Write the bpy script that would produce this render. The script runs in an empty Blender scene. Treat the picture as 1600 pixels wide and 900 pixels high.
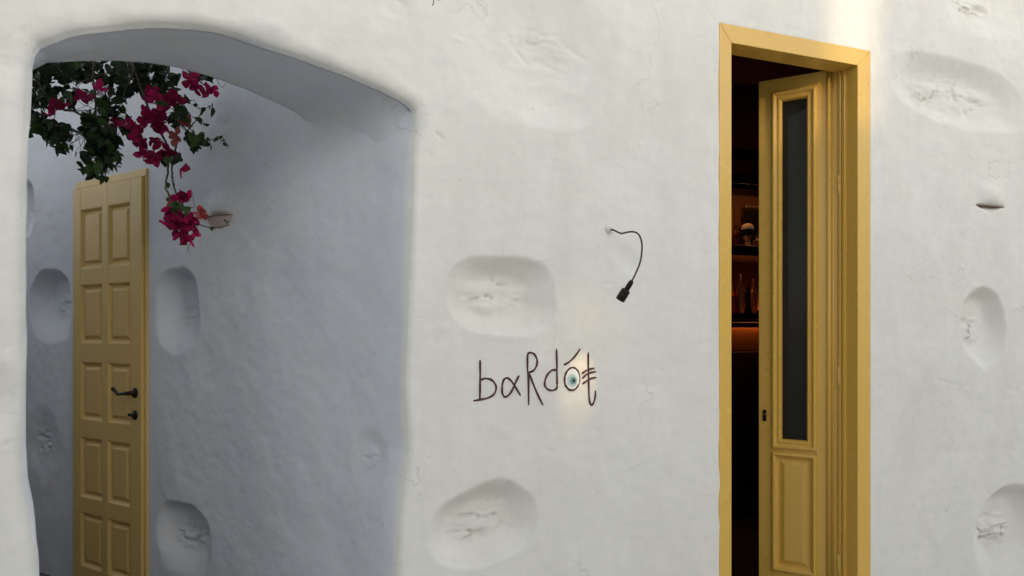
import bpy, bmesh, math, random
import numpy as np
from mathutils import Vector, Matrix

random.seed(11)
RNG = np.random.default_rng(5)
scene = bpy.context.scene
COL = scene.collection

# ----------------------------------------------------------------- camera
F = 1155.0            # focal length in pixels of the 1600 px wide photograph
HY = 520.0            # height of the horizon in the photograph
CAM = (-1.003, -2.507, 1.5)
YAW = math.atan(0.4)  # the facade recedes to the right
cd = bpy.data.cameras.new('camera'); cam = bpy.data.objects.new('camera', cd); COL.objects.link(cam)
cd.sensor_width = 36.0; cd.lens = F / 1600 * 36.0
cd.shift_y = (HY - 450.0) / 1600.0
cd.clip_start = 0.05; cd.clip_end = 500
cam.location = CAM; cam.rotation_euler = (math.pi / 2, 0, -YAW)
scene.camera = cam

# ----------------------------------------------------------------- world, sun, exposure
SUN_EL = math.radians(9.0)
SUN_LAT = math.radians(15.0)      # how far the sun stands to the right of straight across the street
world = bpy.data.worlds.new('World'); scene.world = world; world.use_nodes = True
nt = world.node_tree; nt.nodes.clear()
sky = nt.nodes.new('ShaderNodeTexSky'); sky.sky_type = 'NISHITA'; sky.sun_disc = False
sky.sun_elevation = SUN_EL
sky.sun_rotation = math.pi - SUN_LAT
sky.air_density = 1.0; sky.dust_density = 1.4; sky.ozone_density = 1.0
hsv = nt.nodes.new('ShaderNodeHueSaturation'); hsv.inputs['Saturation'].default_value = 0.28
bg = nt.nodes.new('ShaderNodeBackground'); bg.inputs['Strength'].default_value = 0.15
wo = nt.nodes.new('ShaderNodeOutputWorld')
nt.links.new(sky.outputs[0], hsv.inputs['Color']); nt.links.new(hsv.outputs[0], bg.inputs['Color'])
nt.links.new(bg.outputs[0], wo.inputs['Surface'])
sd = bpy.data.lights.new('sun', 'SUN'); sun = bpy.data.objects.new('sun', sd); COL.objects.link(sun)
sd.energy = 0.6; sd.angle = math.radians(1.0); sd.color = (1.0, 0.80, 0.52)
SUND = Vector((-math.sin(SUN_LAT) * math.cos(SUN_EL), math.cos(SUN_LAT) * math.cos(SUN_EL), -math.sin(SUN_EL)))
sun.rotation_euler = SUND.to_track_quat('-Z', 'Y').to_euler()
sun.location = (3, -20, 12)
scene.view_settings.view_transform = 'Standard'; scene.view_settings.look = 'None'
scene.view_settings.gamma = 1.0
scene.view_settings.exposure = 1.47

# ----------------------------------------------------------------- numbers: photograph pixel <-> place
CT, ST = math.cos(YAW), math.sin(YAW)
def cam2world(X, Y):                       # X to the right of, Y ahead of the camera
    return CAM[0] + X * CT + Y * ST, CAM[1] - X * ST + Y * CT
def wall_pt(x, y):                         # point of the facade plane (n = 0)
    u = (x - 800) / F
    dx, dn = cam2world(u, 1); dx -= CAM[0]; dn -= CAM[1]
    Y = -CAM[1] / dn
    return CAM[0] + dx * Y, 1.5 + (HY - y) / F * Y, Y
def at(x, y, Y):                           # point at depth Y ahead of the camera
    s, n = cam2world((x - 800) / F * Y, Y)
    return Vector((s, n, 1.5 + (HY - y) / F * Y))

# ----------------------------------------------------------------- noise
def _hash(ix, iy, seed):
    h = (ix.astype(np.int64) * 374761393 + iy.astype(np.int64) * 668265263 + seed * 982451653) & 0x7fffffff
    h = ((h ^ (h >> 13)) * 1274126177) & 0x7fffffff
    return ((h ^ (h >> 16)) & 0xffff) / 65535.0 * 2 - 1
def vnoise(x, y, seed=0):
    ix = np.floor(x); iy = np.floor(y); fx = x - ix; fy = y - iy
    fx = fx ** 3 * (fx * (fx * 6 - 15) + 10); fy = fy ** 3 * (fy * (fy * 6 - 15) + 10)
    a = _hash(ix, iy, seed); b = _hash(ix + 1, iy, seed); c = _hash(ix, iy + 1, seed); d = _hash(ix + 1, iy + 1, seed)
    return (a * (1 - fx) + b * fx) * (1 - fy) + (c * (1 - fx) + d * fx) * fy
def fbm(x, y, oct=4, seed=0, gain=0.5):
    r = 0; a = 1.0
    for k in range(oct):
        r = r + a * vnoise(x + 17.3 * k, y - 9.1 * k, seed + k); x = x * 2.03; y = y * 2.03; a *= gain
    return r
def sstep(a, b, x):
    t = np.clip((x - a) / (b - a), 0, 1); return t * t * (3 - 2 * t)

# ----------------------------------------------------------------- object helpers
def tag(o, label=None, cat=None, group=None, kind=None):
    if label: o['label'] = label
    if cat: o['category'] = cat
    if group: o['group'] = group
    if kind: o['kind'] = kind
    return o
def empty(name, loc, label, cat, group=None):
    o = bpy.data.objects.new(name, None); COL.objects.link(o); o.location = loc
    o.empty_display_size = 0.05
    return tag(o, label, cat, group)
def wpos(o):
    v = Vector(o.location)
    while o.parent: o = o.parent; v += o.location
    return v
def link(name, me, mat, parent=None, loc=None, smooth=False):
    o = bpy.data.objects.new(name, me); COL.objects.link(o)
    if mat is not None and not me.materials: me.materials.append(mat)
    if smooth:
        me.polygons.foreach_set('use_smooth', np.ones(len(me.polygons), bool))
    if loc is not None: o.location = loc
    if parent is not None: o.parent = parent
    return o
def obj(name, verts, faces, mat, parent=None, smooth=False, base=None):
    """mesh from world coordinates; its origin is put at its middle (or base)"""
    V = np.asarray([tuple(v) for v in verts], float) if not isinstance(verts, np.ndarray) else verts
    c = V.min(0) * .5 + V.max(0) * .5 if base is None else np.array(base, float)
    me = bpy.data.meshes.new(name)
    me.from_pydata((V - c).tolist(), [], faces if isinstance(faces, list) else faces.tolist())
    me.update()
    p = Vector(c) - (wpos(parent) if parent is not None else Vector((0, 0, 0)))
    return link(name, me, mat, parent, p, smooth)
def from_bm(name, bm, mat, parent=None, smooth=False):
    bmesh.ops.recalc_face_normals(bm, faces=bm.faces[:])
    vs = [v.co.copy() for v in bm.verts]
    for i, v in enumerate(bm.verts): v.index = i
    fs = [[v.index for v in f.verts] for f in bm.faces]
    bm.free()
    return obj(name, vs, fs, mat, parent, smooth)
class Frame:
    """local frame: x along, y out of the surface towards the street, z up"""
    def __init__(s, o, ax, ay): s.o = Vector(o); s.ax = Vector(ax); s.ay = Vector(ay)
    def __call__(s, x, y, z): return s.o + s.ax * x + s.ay * y + Vector((0, 0, z))
W0 = Frame((0, 0, 0), (1, 0, 0), (0, -1, 0))         # facade: x = s, y = out towards the street
WN = Frame((0, 0, 0), (1, 0, 0), (0, 1, 0))
def box_bm(fr, x0, x1, y0, y1, z0, z1, bev=0.0, seg=1):
    bm = bmesh.new()
    vs = [bm.verts.new(fr(x, y, z)) for x in (x0, x1) for y in (y0, y1) for z in (z0, z1)]
    for q in ((0, 1, 3, 2), (4, 6, 7, 5), (0, 4, 5, 1), (2, 3, 7, 6), (0, 2, 6, 4), (1, 5, 7, 3)):
        bm.faces.new([vs[i] for i in q])
    bmesh.ops.recalc_face_normals(bm, faces=bm.faces[:])
    if bev: bmesh.ops.bevel(bm, geom=bm.edges[:], offset=bev, segments=seg, affect='EDGES', profile=0.5)
    return bm
def box(name, fr, x0, x1, y0, y1, z0, z1, mat, parent=None, bev=0.0, seg=1):
    return from_bm(name, box_bm(fr, x0, x1, y0, y1, z0, z1, bev, seg), mat, parent)
def prism_bm(fr, poly, y0, y1, bev=0.0, seg=2):
    bm = bmesh.new()
    a = [bm.verts.new(fr(x, y0, z)) for x, z in poly]; b = [bm.verts.new(fr(x, y1, z)) for x, z in poly]
    bm.faces.new(a); bm.faces.new(b[::-1])
    n = len(poly)
    for i in range(n): bm.faces.new([a[i], b[i], b[(i + 1) % n], a[(i + 1) % n]])
    bmesh.ops.recalc_face_normals(bm, faces=bm.faces[:])
    if bev: bmesh.ops.bevel(bm, geom=bm.edges[:], offset=bev, segments=seg, affect='EDGES', profile=0.5)
    return bm
def rings(fr, x0, x1, z0, z1, profile, cap=True):
    """picture-frame moulding: profile = [(inset, height)], mitred corners"""
    vs = []; fs = []
    for k, (i, y) in enumerate(profile):
        vs += [fr(x0 + i, y, z0 + i), fr(x1 - i, y, z0 + i), fr(x1 - i, y, z1 - i), fr(x0 + i, y, z1 - i)]
        if k:
            a = 4 * (k - 1); b = 4 * k
            for q in range(4): fs.append([a + q, a + (q + 1) % 4, b + (q + 1) % 4, b + q])
    if cap: b = 4 * (len(profile) - 1); fs.append([b, b + 1, b + 2, b + 3])
    return vs, fs
def tube(pts, rad, n=8, caps=True):
    pts = [Vector(p) for p in pts]; m = len(pts)
    rad = [rad] * m if not hasattr(rad, '__len__') else rad
    vs = []; fs = []
    tprev = None; up = None
    for i in range(m):
        t = (pts[min(i + 1, m - 1)] - pts[max(i - 1, 0)]).normalized()
        if up is None:
            up = t.orthogonal().normalized()
        else:
            up = (up - t * up.dot(t)).normalized()
        bi = t.cross(up)
        for k in range(n):
            a = 2 * math.pi * k / n
            vs.append(pts[i] + (up * math.cos(a) + bi * math.sin(a)) * rad[i])
        if i:
            for k in range(n):
                a = (i - 1) * n; b = i * n
                fs.append([a + k, a + (k + 1) % n, b + (k + 1) % n, b + k])
    if caps:
        fs.append(list(range(n))[::-1]); fs.append([(m - 1) * n + k for k in range(n)])
    return vs, fs
def catmull(pts, per=8):
    P = [Vector(p) for p in pts]; P = [P[0] * 2 - P[1]] + P + [P[-1] * 2 - P[-2]]
    out = []
    for i in range(1, len(P) - 2):
        for k in range(per):
            t = k / per
            a, b, c, d = P[i - 1], P[i], P[i + 1], P[i + 2]
            out.append(0.5 * ((2 * b) + (c - a) * t + (2 * a - 5 * b + 4 * c - d) * t * t + (3 * b - a - 3 * c + d) * t ** 3))
    out.append(P[-2])
    return out
def lathe(c, prof, n=16, axis=None):
    axis = Vector((0, 0, 1)) if axis is None else Vector(axis).normalized()
    e1 = axis.orthogonal().normalized(); e2 = axis.cross(e1)
    vs = []; fs = []
    for k, (r, h) in enumerate(prof):
        for i in range(n):
            a = 2 * math.pi * i / n
            vs.append(Vector(c) + axis * h + (e1 * math.cos(a) + e2 * math.sin(a)) * max(r, 1e-4))
        if k:
            for i in range(n):
                fs.append([(k - 1) * n + i, (k - 1) * n + (i + 1) % n, k * n + (i + 1) % n, k * n + i])
    fs.append(list(range(n))[::-1]); fs.append([(len(prof) - 1) * n + i for i in range(n)])
    return vs, fs

# ----------------------------------------------------------------- materials
def new_mat(name):
    m = bpy.data.materials.new(name); m.use_nodes = True
    return m, m.node_tree, m.node_tree.nodes['Principled BSDF']
def simple(name, col, rough=0.5, metal=0.0, **kw):
    m, t, b = new_mat(name)
    b.inputs['Base Color'].default_value = (*col, 1); b.inputs['Roughness'].default_value = rough
    b.inputs['Metallic'].default_value = metal
    for k, v in kw.items(): b.inputs[k.replace('_', ' ')].default_value = v
    return m
def noise_node(t, vec, scale, detail=4, rough=0.55):
    n = t.nodes.new('ShaderNodeTexNoise'); n.inputs['Scale'].default_value = scale
    n.inputs['Detail'].default_value = detail; n.inputs['Roughness'].default_value = rough
    t.links.new(vec, n.inputs['Vector']); return n.outputs['Fac']
def ramp(t, fac, stops):
    r = t.nodes.new('ShaderNodeValToRGB'); t.links.new(fac, r.inputs[0])
    e = r.color_ramp.elements
    while len(e) < len(stops): e.new(0.5)
    for k, (p, c) in enumerate(stops): e[k].position = p; e[k].color = (*c, 1)
    return r.outputs[0]
def mixc(t, fac, a, b, mode='MIX'):
    m = t.nodes.new('ShaderNodeMix'); m.data_type = 'RGBA'; m.blend_type = mode
    if isinstance(fac, (int, float)): m.inputs[0].default_value = fac
    else: t.links.new(fac, m.inputs[0])
    for i, v in ((6, a), (7, b)):
        if isinstance(v, tuple): m.inputs[i].default_value = (*v, 1)
        else: t.links.new(v, m.inputs[i])
    return m.outputs[2]
def mathn(t, op, a, b=0.0):
    m = t.nodes.new('ShaderNodeMath'); m.operation = op
    for i, v in ((0, a), (1, b)):
        if isinstance(v, (int, float)): m.inputs[i].default_value = v
        else: t.links.new(v, m.inputs[i])
    return m.outputs[0]
def mapping(t, vec, scale):
    m = t.nodes.new('ShaderNodeMapping'); m.inputs['Scale'].default_value = scale
    t.links.new(vec, m.inputs['Vector']); return m.outputs[0]
def plaster(name, c1, c2, c3, shade_tint, bump=1.0):
    m, t, b = new_mat(name)
    g = t.nodes.new('ShaderNodeNewGeometry').outputs['Position']
    big = noise_node(t, g, 1.3, 3); mid = noise_node(t, g, 7.0, 5, 0.6)
    brush = noise_node(t, mapping(t, g, (8, 8, 19)), 1.3, 4, 0.6)
    brush2 = noise_node(t, mapping(t, g, (22, 22, 2.5)), 1.5, 2, 0.6)
    fine = noise_node(t, g, 95.0, 2, 0.6)
    c = mixc(t, ramp(t, big, [(0.35, (0, 0, 0)), (0.68, (1, 1, 1))]), c1, c2)
    c = mixc(t, mathn(t, 'MULTIPLY', ramp(t, mid, [(0.40, (0, 0, 0)), (0.66, (1, 1, 1))]), 0.75), c, c3)
    c = mixc(t, mathn(t, 'MULTIPLY', ramp(t, brush2, [(0.45, (0, 0, 0)), (0.75, (1, 1, 1))]), 0.45), c, c3)
    # passage shade put into the colour: cooler and darker behind the arch
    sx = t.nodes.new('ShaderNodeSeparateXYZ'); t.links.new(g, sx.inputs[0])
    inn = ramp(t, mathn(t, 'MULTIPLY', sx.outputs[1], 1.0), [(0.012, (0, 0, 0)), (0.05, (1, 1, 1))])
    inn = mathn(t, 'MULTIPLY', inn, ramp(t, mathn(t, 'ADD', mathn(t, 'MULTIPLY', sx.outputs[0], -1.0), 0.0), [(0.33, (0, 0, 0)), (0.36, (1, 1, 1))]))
    c = mixc(t, inn, c, mixc(t, 1.0, c, shade_tint, 'MULTIPLY'))
    # sparse dark pits and scuffs
    sp = noise_node(t, g, 38.0, 2, 0.5)
    c = mixc(t, mathn(t, 'MULTIPLY', ramp(t, sp, [(0.71, (0, 0, 0)), (0.78, (1, 1, 1))]), 0.30), c, (0.36, 0.34, 0.30))
    st = noise_node(t, mapping(t, g, (3.2, 3.2, 1.1)), 1.0, 3, 0.65)
    c = mixc(t, mathn(t, 'MULTIPLY', ramp(t, st, [(0.48, (0, 0, 0)), (0.68, (1, 1, 1))]), 0.30), c, (0.66, 0.61, 0.55))
    c = mixc(t, mathn(t, 'MULTIPLY', ramp(t, brush, [(0.46, (0, 0, 0)), (0.70, (1, 1, 1))]), 0.40), c, (0.70, 0.685, 0.645))
    ds = t.nodes.new('ShaderNodeVectorMath'); ds.operation = 'MULTIPLY_ADD'
    nz_ = t.nodes.new('ShaderNodeTexNoise'); nz_.inputs['Scale'].default_value = 3.5; nz_.inputs['Detail'].default_value = 3; t.links.new(g, nz_.inputs['Vector'])
    t.links.new(nz_.outputs['Color'], ds.inputs[0]); ds.inputs[1].default_value = (.55, .55, .55); t.links.new(g, ds.inputs[2])
    vo = t.nodes.new('ShaderNodeTexVoronoi'); vo.feature = 'DISTANCE_TO_EDGE'; vo.inputs['Scale'].default_value = 1.9; t.links.new(ds.outputs[0], vo.inputs['Vector'])
    ck = ramp(t, vo.outputs['Distance'], [(0.0, (1, 1, 1)), (0.006, (0, 0, 0))])
    ck = mathn(t, 'MULTIPLY', ck, ramp(t, noise_node(t, g, 2.1, 3), [(0.52, (0, 0, 0)), (0.62, (1, 1, 1))]))
    c = mixc(t, mathn(t, 'MULTIPLY', ck, 0.35), c, (0.42, 0.39, 0.34))
    t.links.new(c, b.inputs['Base Color']); b.inputs['Roughness'].default_value = 0.88
    b.inputs['Specular IOR Level'].default_value = 0.25
    h = mathn(t, 'ADD', mathn(t, 'MULTIPLY', brush, 0.30), mathn(t, 'MULTIPLY', brush2, 0.10))
    h = mathn(t, 'ADD', h, mathn(t, 'MULTIPLY', fine, 0.10))
    h = mathn(t, 'ADD', h, mathn(t, 'MULTIPLY', mid, 1.3))
    h = mathn(t, 'SUBTRACT', h, mathn(t, 'MULTIPLY', ck, 0.35))
    bp = t.nodes.new('ShaderNodeBump'); bp.inputs['Strength'].default_value = 0.36 * bump
    bp.inputs['Distance'].default_value = 0.008
    t.links.new(h, bp.inputs['Height']); t.links.new(bp.outputs[0], b.inputs['Normal'])
    return m
M = {}
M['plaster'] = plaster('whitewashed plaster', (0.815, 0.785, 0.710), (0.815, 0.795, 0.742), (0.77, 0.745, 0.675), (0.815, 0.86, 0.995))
M['plaster_shade'] = M['plaster']
def paint(name, col, rough):
    m, t, b = new_mat(name)
    g = t.nodes.new('ShaderNodeNewGeometry').outputs['Position']
    n1 = noise_node(t, g, 3.0, 4); n2 = noise_node(t, mapping(t, g, (60, 60, 4)), 1.6, 4)
    d = tuple(v * 0.86 for v in col)
    c = mixc(t, n1, col, d); c = mixc(t, mathn(t, 'MULTIPLY', n2, 0.22), c, d)
    ch = noise_node(t, g, 26, 5, 0.6); c = mixc(t, mathn(t, 'MULTIPLY', ramp(t, ch, [(0.66, (0, 0, 0)), (0.70, (1, 1, 1))]), 0.18), c, tuple(v * 0.55 for v in col))
    t.links.new(c, b.inputs['Base Color']); b.inputs['Specular IOR Level'].default_value = 0.5
    r = mathn(t, 'ADD', mathn(t, 'MULTIPLY', n1, 0.2), rough - 0.1); t.links.new(r, b.inputs['Roughness'])
    bp = t.nodes.new('ShaderNodeBump'); bp.inputs['Strength'].default_value = 0.05; bp.inputs['Distance'].default_value = 0.001
    t.links.new(n2, bp.inputs['Height']); t.links.new(bp.outputs[0], b.inputs['Normal'])
    return m
M['ochre'] = paint('ochre gloss paint', (0.78, 0.475, 0.092), 0.27)
M['ochre_pale'] = paint('pale ochre paint', (0.67, 0.455, 0.148), 0.42)
M['iron'] = simple('dark bronze', (0.018, 0.012, 0.009), 0.42, 0.6)
M['maroon'] = simple('dark maroon enamel', (0.060, 0.010, 0.008), 0.5)
M['black'] = simple('black paint', (0.012, 0.012, 0.012), 0.5)
M['rubber'] = simple('dark brown cable', (0.05, 0.022, 0.015), 0.5)
M['terracotta'] = simple('brown fired clay', (0.22, 0.13, 0.09), 0.8)
M['pinkclay'] = simple('pale pink clay', (0.55, 0.42, 0.37), 0.8)
M['screw'] = simple('painted screw head', (0.50, 0.40, 0.22), 0.3, 0.4)
m, t, b = new_mat('door glass'); b.inputs['Base Color'].default_value = (0.040, 0.038, 0.030, 1); b.inputs['Roughness'].default_value = 0.05
b.inputs['Transmission Weight'].default_value = 0.45; b.inputs['IOR'].default_value = 1.22; M['glass'] = m
M['eye_white'] = simple('eye white', (0.78, 0.82, 0.80), 0.3)
M['eye_iris'] = simple('eye teal', (0.17, 0.30, 0.33), 0.3)
M['eye_ring'] = simple('eye pale blue', (0.46, 0.58, 0.59), 0.3)
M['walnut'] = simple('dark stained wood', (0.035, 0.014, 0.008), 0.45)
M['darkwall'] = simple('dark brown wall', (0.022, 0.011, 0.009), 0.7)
M['copper'] = simple('copper counter front', (0.45, 0.17, 0.06), 0.35, 0.7)
M['cream'] = simple('cream ceramic', (0.72, 0.58, 0.40), 0.4)
M['amber'] = simple('amber bottle glass', (0.30, 0.07, 0.02), 0.08, Transmission_Weight=0.6)
M['clearbottle'] = simple('clear bottle glass', (0.7, 0.55, 0.4), 0.06, Transmission_Weight=0.6)
M['darkbottle'] = simple('dark bottle glass', (0.02, 0.02, 0.015), 0.1)
def emit(name, col, s):
    m, t, b = new_mat(name); b.inputs['Base Color'].default_value = (*col, 1)
    b.inputs['Emission Color'].default_value = (*col, 1); b.inputs['Emission Strength'].default_value = s; return m
M['led'] = emit('amber light strip', (1.0, 0.36, 0.10), 4.2)
M['led_red'] = emit('red light strip', (1.0, 0.24, 0.06), 4.0)
M['bulb'] = emit('warm lamp lens', (1.0, 0.72, 0.38), 12.0)
# stone floor
m, t, b = new_mat('grey stone floor'); g = t.nodes.new('ShaderNodeNewGeometry').outputs['Position']
t.links.new(ramp(t, noise_node(t, g, 6, 6), [(0.3, (0.05, 0.05, 0.055)), (0.7, (0.11, 0.11, 0.115))]), b.inputs['Base Color']); b.inputs['Roughness'].default_value = 0.7; M['darkstone'] = m
m, t, b = new_mat('street paving'); g = t.nodes.new('ShaderNodeNewGeometry').outputs['Position']
t.links.new(ramp(t, noise_node(t, g, 1.7, 6), [(0.3, (0.46, 0.455, 0.44)), (0.7, (0.58, 0.575, 0.56))]), b.inputs['Base Color']); b.inputs['Roughness'].default_value = 0.85; M['paving'] = m
def leafmat(name, c1, c2, tr):
    m, t, b = new_mat(name)
    oi = t.nodes.new('ShaderNodeObjectInfo').outputs['Random']
    g = t.nodes.new('ShaderNodeNewGeometry').outputs['Position']
    n = noise_node(t, g, 60, 3)
    f = mathn(t, 'ADD', mathn(t, 'MULTIPLY', oi, 0.6), mathn(t, 'MULTIPLY', n, 0.4))
    t.links.new(ramp(t, f, [(0.2, c1), (0.8, c2)]), b.inputs['Base Color'])
    b.inputs['Roughness'].default_value = 0.6; b.inputs['Specular IOR Level'].default_value = 0.25
    tn = t.nodes.new('ShaderNodeBsdfTranslucent'); mx = t.nodes.new('ShaderNodeMixShader'); mx.inputs[0].default_value = tr
    t.links.new(ramp(t, f, [(0.2, c1), (0.8, c2)]), tn.inputs['Color'])
    out = t.nodes['Material Output']
    t.links.new(b.outputs[0], mx.inputs[1]); t.links.new(tn.outputs[0], mx.inputs[2]); t.links.new(mx.outputs[0], out.inputs['Surface'])
    return m
M['leaf'] = leafmat('bougainvillea leaf', (0.008, 0.020, 0.006), (0.040, 0.085, 0.018), 0.15)
M['bract'] = leafmat('magenta bract', (0.15, 0.003, 0.030), (0.50, 0.016, 0.115), 0.35)
M['bract_old'] = leafmat('faded bract', (0.30, 0.05, 0.06), (0.42, 0.12, 0.10), 0.25)
M['bark'] = simple('vine bark', (0.11, 0.085, 0.06), 0.85)
M['twig'] = simple('green brown twig', (0.06, 0.05, 0.025), 0.7)

# ----------------------------------------------------------------- dents scooped into the plaster
def dent(S, Z, s0, z0, a, b, depth, rot=0.0, p=2.3, seed=0, top=0.25, bot=0.85, core=None, rough=0.16, wob=0.10):
    """inward depth of one hollow: steep under its upper lip, flat towards the bottom, rubble showing in the core"""
    x = (S - s0); z = (Z - z0)
    cr, sr = math.cos(rot), math.sin(rot)
    X = (x * cr + z * sr) / a; Y = (-x * sr + z * cr) / b
    D = np.zeros_like(S)
    k = (np.abs(X) < 1.5) & (np.abs(Y) < 1.5)
    X = X[k]; Y = Y[k]; s = S[k]; zz = Z[k]
    q = (np.abs(X) ** p + np.abs(Y) ** p) ** (1 / p)
    q = q * (1 + wob * 0.6 * fbm(s * 6 + seed * 3.1, zz * 6 - seed, 2, seed))
    f = np.clip(Y / np.maximum(q, 1e-3) * 0.5 + 0.5, 0, 1)      # 1 at the upper edge
    w = bot + (top - bot) * f ** 1.3
    depth = depth * 1.2
    xx_ = np.clip((1 - q) / (w * 1.25), 0, 1)
    d = depth * (0.55 * sstep(0, 1, xx_) + 0.45 * (1 - (1 - xx_) ** 2.2))
    cx, cy, cr_ = core if core else (0.0, -0.05, 0.55)
    rr = np.hypot((X - cx), (Y - cy) * 1.3) / cr_
    msk = sstep(1.0, 0.45, rr)
    st = fbm(s * 10 + seed, zz * 24 + seed * 1.7, 3, seed + 40, 0.5)
    cr2 = fbm(s * 7 + seed * 2.3, zz * 20 + seed, 3, seed + 60)
    d = d - msk * depth * (0.06 + rough * (0.4 + 0.75 * st)) + msk * depth * rough * 1.5 * np.exp(-(cr2 / 0.10) ** 2)
    D[k] = d
    return D
def gouge(S, Z, p0, p1, depth, width):
    """a short crack or trowel mark"""
    (x0, z0), (x1, z1) = p0, p1
    dx, dz = x1 - x0, z1 - z0; L2 = dx * dx + dz * dz; full = S.shape; R_ = np.zeros(full)
    bb_ = (S > min(x0, x1) - .04) & (S < max(x0, x1) + .04) & (Z > min(z0, z1) - .04) & (Z < max(z0, z1) + .04)
    S = S[bb_]; Z = Z[bb_]
    t = np.clip(((S - x0) * dx + (Z - z0) * dz) / L2, 0, 1)
    d = np.hypot(S - x0 - t * dx, Z - z0 - t * dz)
    R_[bb_] = depth * np.exp(-(d / width) ** 2) * np.sin(np.pi * np.clip(t, 0.05, 0.95)); return R_
def px_half(x, y, a, b):
    s0, z0, Y = wall_pt(x, y)
    return s0, z0, (wall_pt(x + a, y)[0] - wall_pt(x - a, y)[0]) / 2, b * Y / F
FACADE_DENTS = [
    # px, py, half width, half height, depth, rot, p, top, bottom, core, roughness
    (785, 460, 86, 62, .070, -.04, 2.8, .56, .36, (-.10, -.05, .80), .12),
    (755, 820, 86, 64, .076, .24, 2.3, .46, .38, (0.0, -.05, .80), .12),
    (845, 85, 135, 118, .050, .0, 2.2, .95, .80, (.0, .05, .55), .07),
    (862, 168, 70, 38, .016, .0, 2.2, .9, .9, (0, 0, .3), .05),
    (1497, 145, 108, 54, .050, -.08, 2.4, .62, .42, (.0, -.05, .80), .13),
    (1537, 510, 38, 62, .055, .14, 2.1, .32, .50, (-.15, -.05, .60), .26),
    (1580, 832, 58, 74, .068, .0, 2.1, .30, .50, (-.20, .05, .60), .26),
    (1550, 0, 75, 62, .045, .0, 2.2, .6, .9, (-.35, -.12, .55), .45),
    (688, 528, 22, 16, .004, .3, 2.0, .8, .8, (0, 0, .5), .3),
    (978, 405, 30, 22, .007, -.5, 2.0, .9, .9, (0, 0, .5), .1),
    (615, 10, 26, 22, .008, .0, 2.0, .5, .7, (0, 0, .5), .1),
    (2, 625, 60, 60, .016, .1, 2.2, .9, .9, (0, 0, .5), .15),
    (8, 95, 50, 44, .012, .1, 2.2, .9, 1.0, (0, 0, .6), .2),
]
GOUGES = [((678, 205), (694, 220), .010, .004), ((686, 224), (690, 234), .006, .004), ((652, 186), (664, 194), .003, .004),
          ((655, 188), (676, 178), .006, .004), ((652, 150), (664, 178), .003, .004), ((757, 215), (756, 300), .002, .003),
          ((880, 65), (925, 95), .006, .005), ((800, 60), (835, 100), .006, .006), ((845, 90), (890, 112), .006, .005),
          ((1455, 800), (1466, 806), .004, .003), ((1100, 12), (1118, 36), .004, .004), ((1135, 40), (1230, 64), .004, .005),
          ((0, 700), (18, 690), .006, .005), ((20, 60), (40, 40), .006, .006), ((0, 545), (20, 540), .005, .004)]
_r = random.Random(4)
for _k in range(110):                       # small trowel marks and pits all over
    _x, _y = _r.uniform(-20, 1620), _r.uniform(-10, 910); _a = _r.gauss(0.15, .5); _l = _r.choice((4, 7, 10, 16, 26, 40))
    if 1100 < _x < 1380 or (720 < _x < 960 and 520 < _y < 660): continue
    GOUGES.append(((_x, _y), (_x + _l * math.cos(_a), _y + _l * math.sin(_a)), _r.uniform(.0012, .004) * _r.choice((1, 1, -1)), _r.uniform(.003, .007)))
LIGHT_PX = (1546, 322)
def facade_depth(S, Z):
    """how far the plaster lies behind (+) the plane n = 0"""
    D = 0.010 * fbm(S * 1.3 + 3.1, Z * 1.1, 3, 1) + 0.0026 * fbm(S * 5.0, Z * 6.0, 3, 9) + 0.0006 * fbm(S * 22, Z * 28, 3, 21)
    e = np.maximum(np.maximum(DOOR_S0 - S, S - DOOR_S1), Z - DOOR_TOP)      # calm next to the door frame
    D = D * (0.12 + 0.88 * sstep(0.0, 0.35, e)) - 0.002
    nearf = 1 - sstep(0.02, 0.16, e)
    D = D * (1 - nearf) + nearf * (-0.0035 + 0.0022 * fbm(S * 16, Z * 9, 3, 63) + np.maximum(-e, 0) * 0.9)
    for i, (x, y, a, b, dp, rot, p, tp, bt, core, rg) in enumerate(FACADE_DENTS):
        s0, z0, aa, bb = px_half(x, y, a, b)
        D = D + dent(S, Z, s0, z0, aa, bb, dp, rot, p, i + 3, tp, bt, core, rg)
    for (p0, p1, dp, w) in GOUGES:
        D = D + gouge(S, Z, wall_pt(*p0)[:2], wall_pt(*p1)[:2], dp, w)
    return D + light_hood(S, Z, *wall_pt(*LIGHT_PX)[:2])
def light_hood(S, Z, s0, z0, sz=1.0, hh=.036, pw=.8):
    """plaster swelling over a recessed wall light and the scoop below its lip"""
    x = (S - s0) / (0.105 * sz); z = (Z - z0) / sz
    up = np.where(z > 0, np.exp(-((z - .05) / 0.055) ** 2) * np.clip(z / 0.02, 0, 1), 0) * np.clip(1 - x * x, 0, 1) ** 1.5 * -0.028 * sz
    h = hh * np.clip(1 - np.abs(x), 0, 1) ** pw
    dn = np.where((z <= 0) & (h > 1e-4), np.clip(1 + z / np.maximum(h, 1e-4), 0, 1), 0) * 0.035 * sz * np.clip(1.2 - x * x, 0, 1)
    return up + dn

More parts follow.
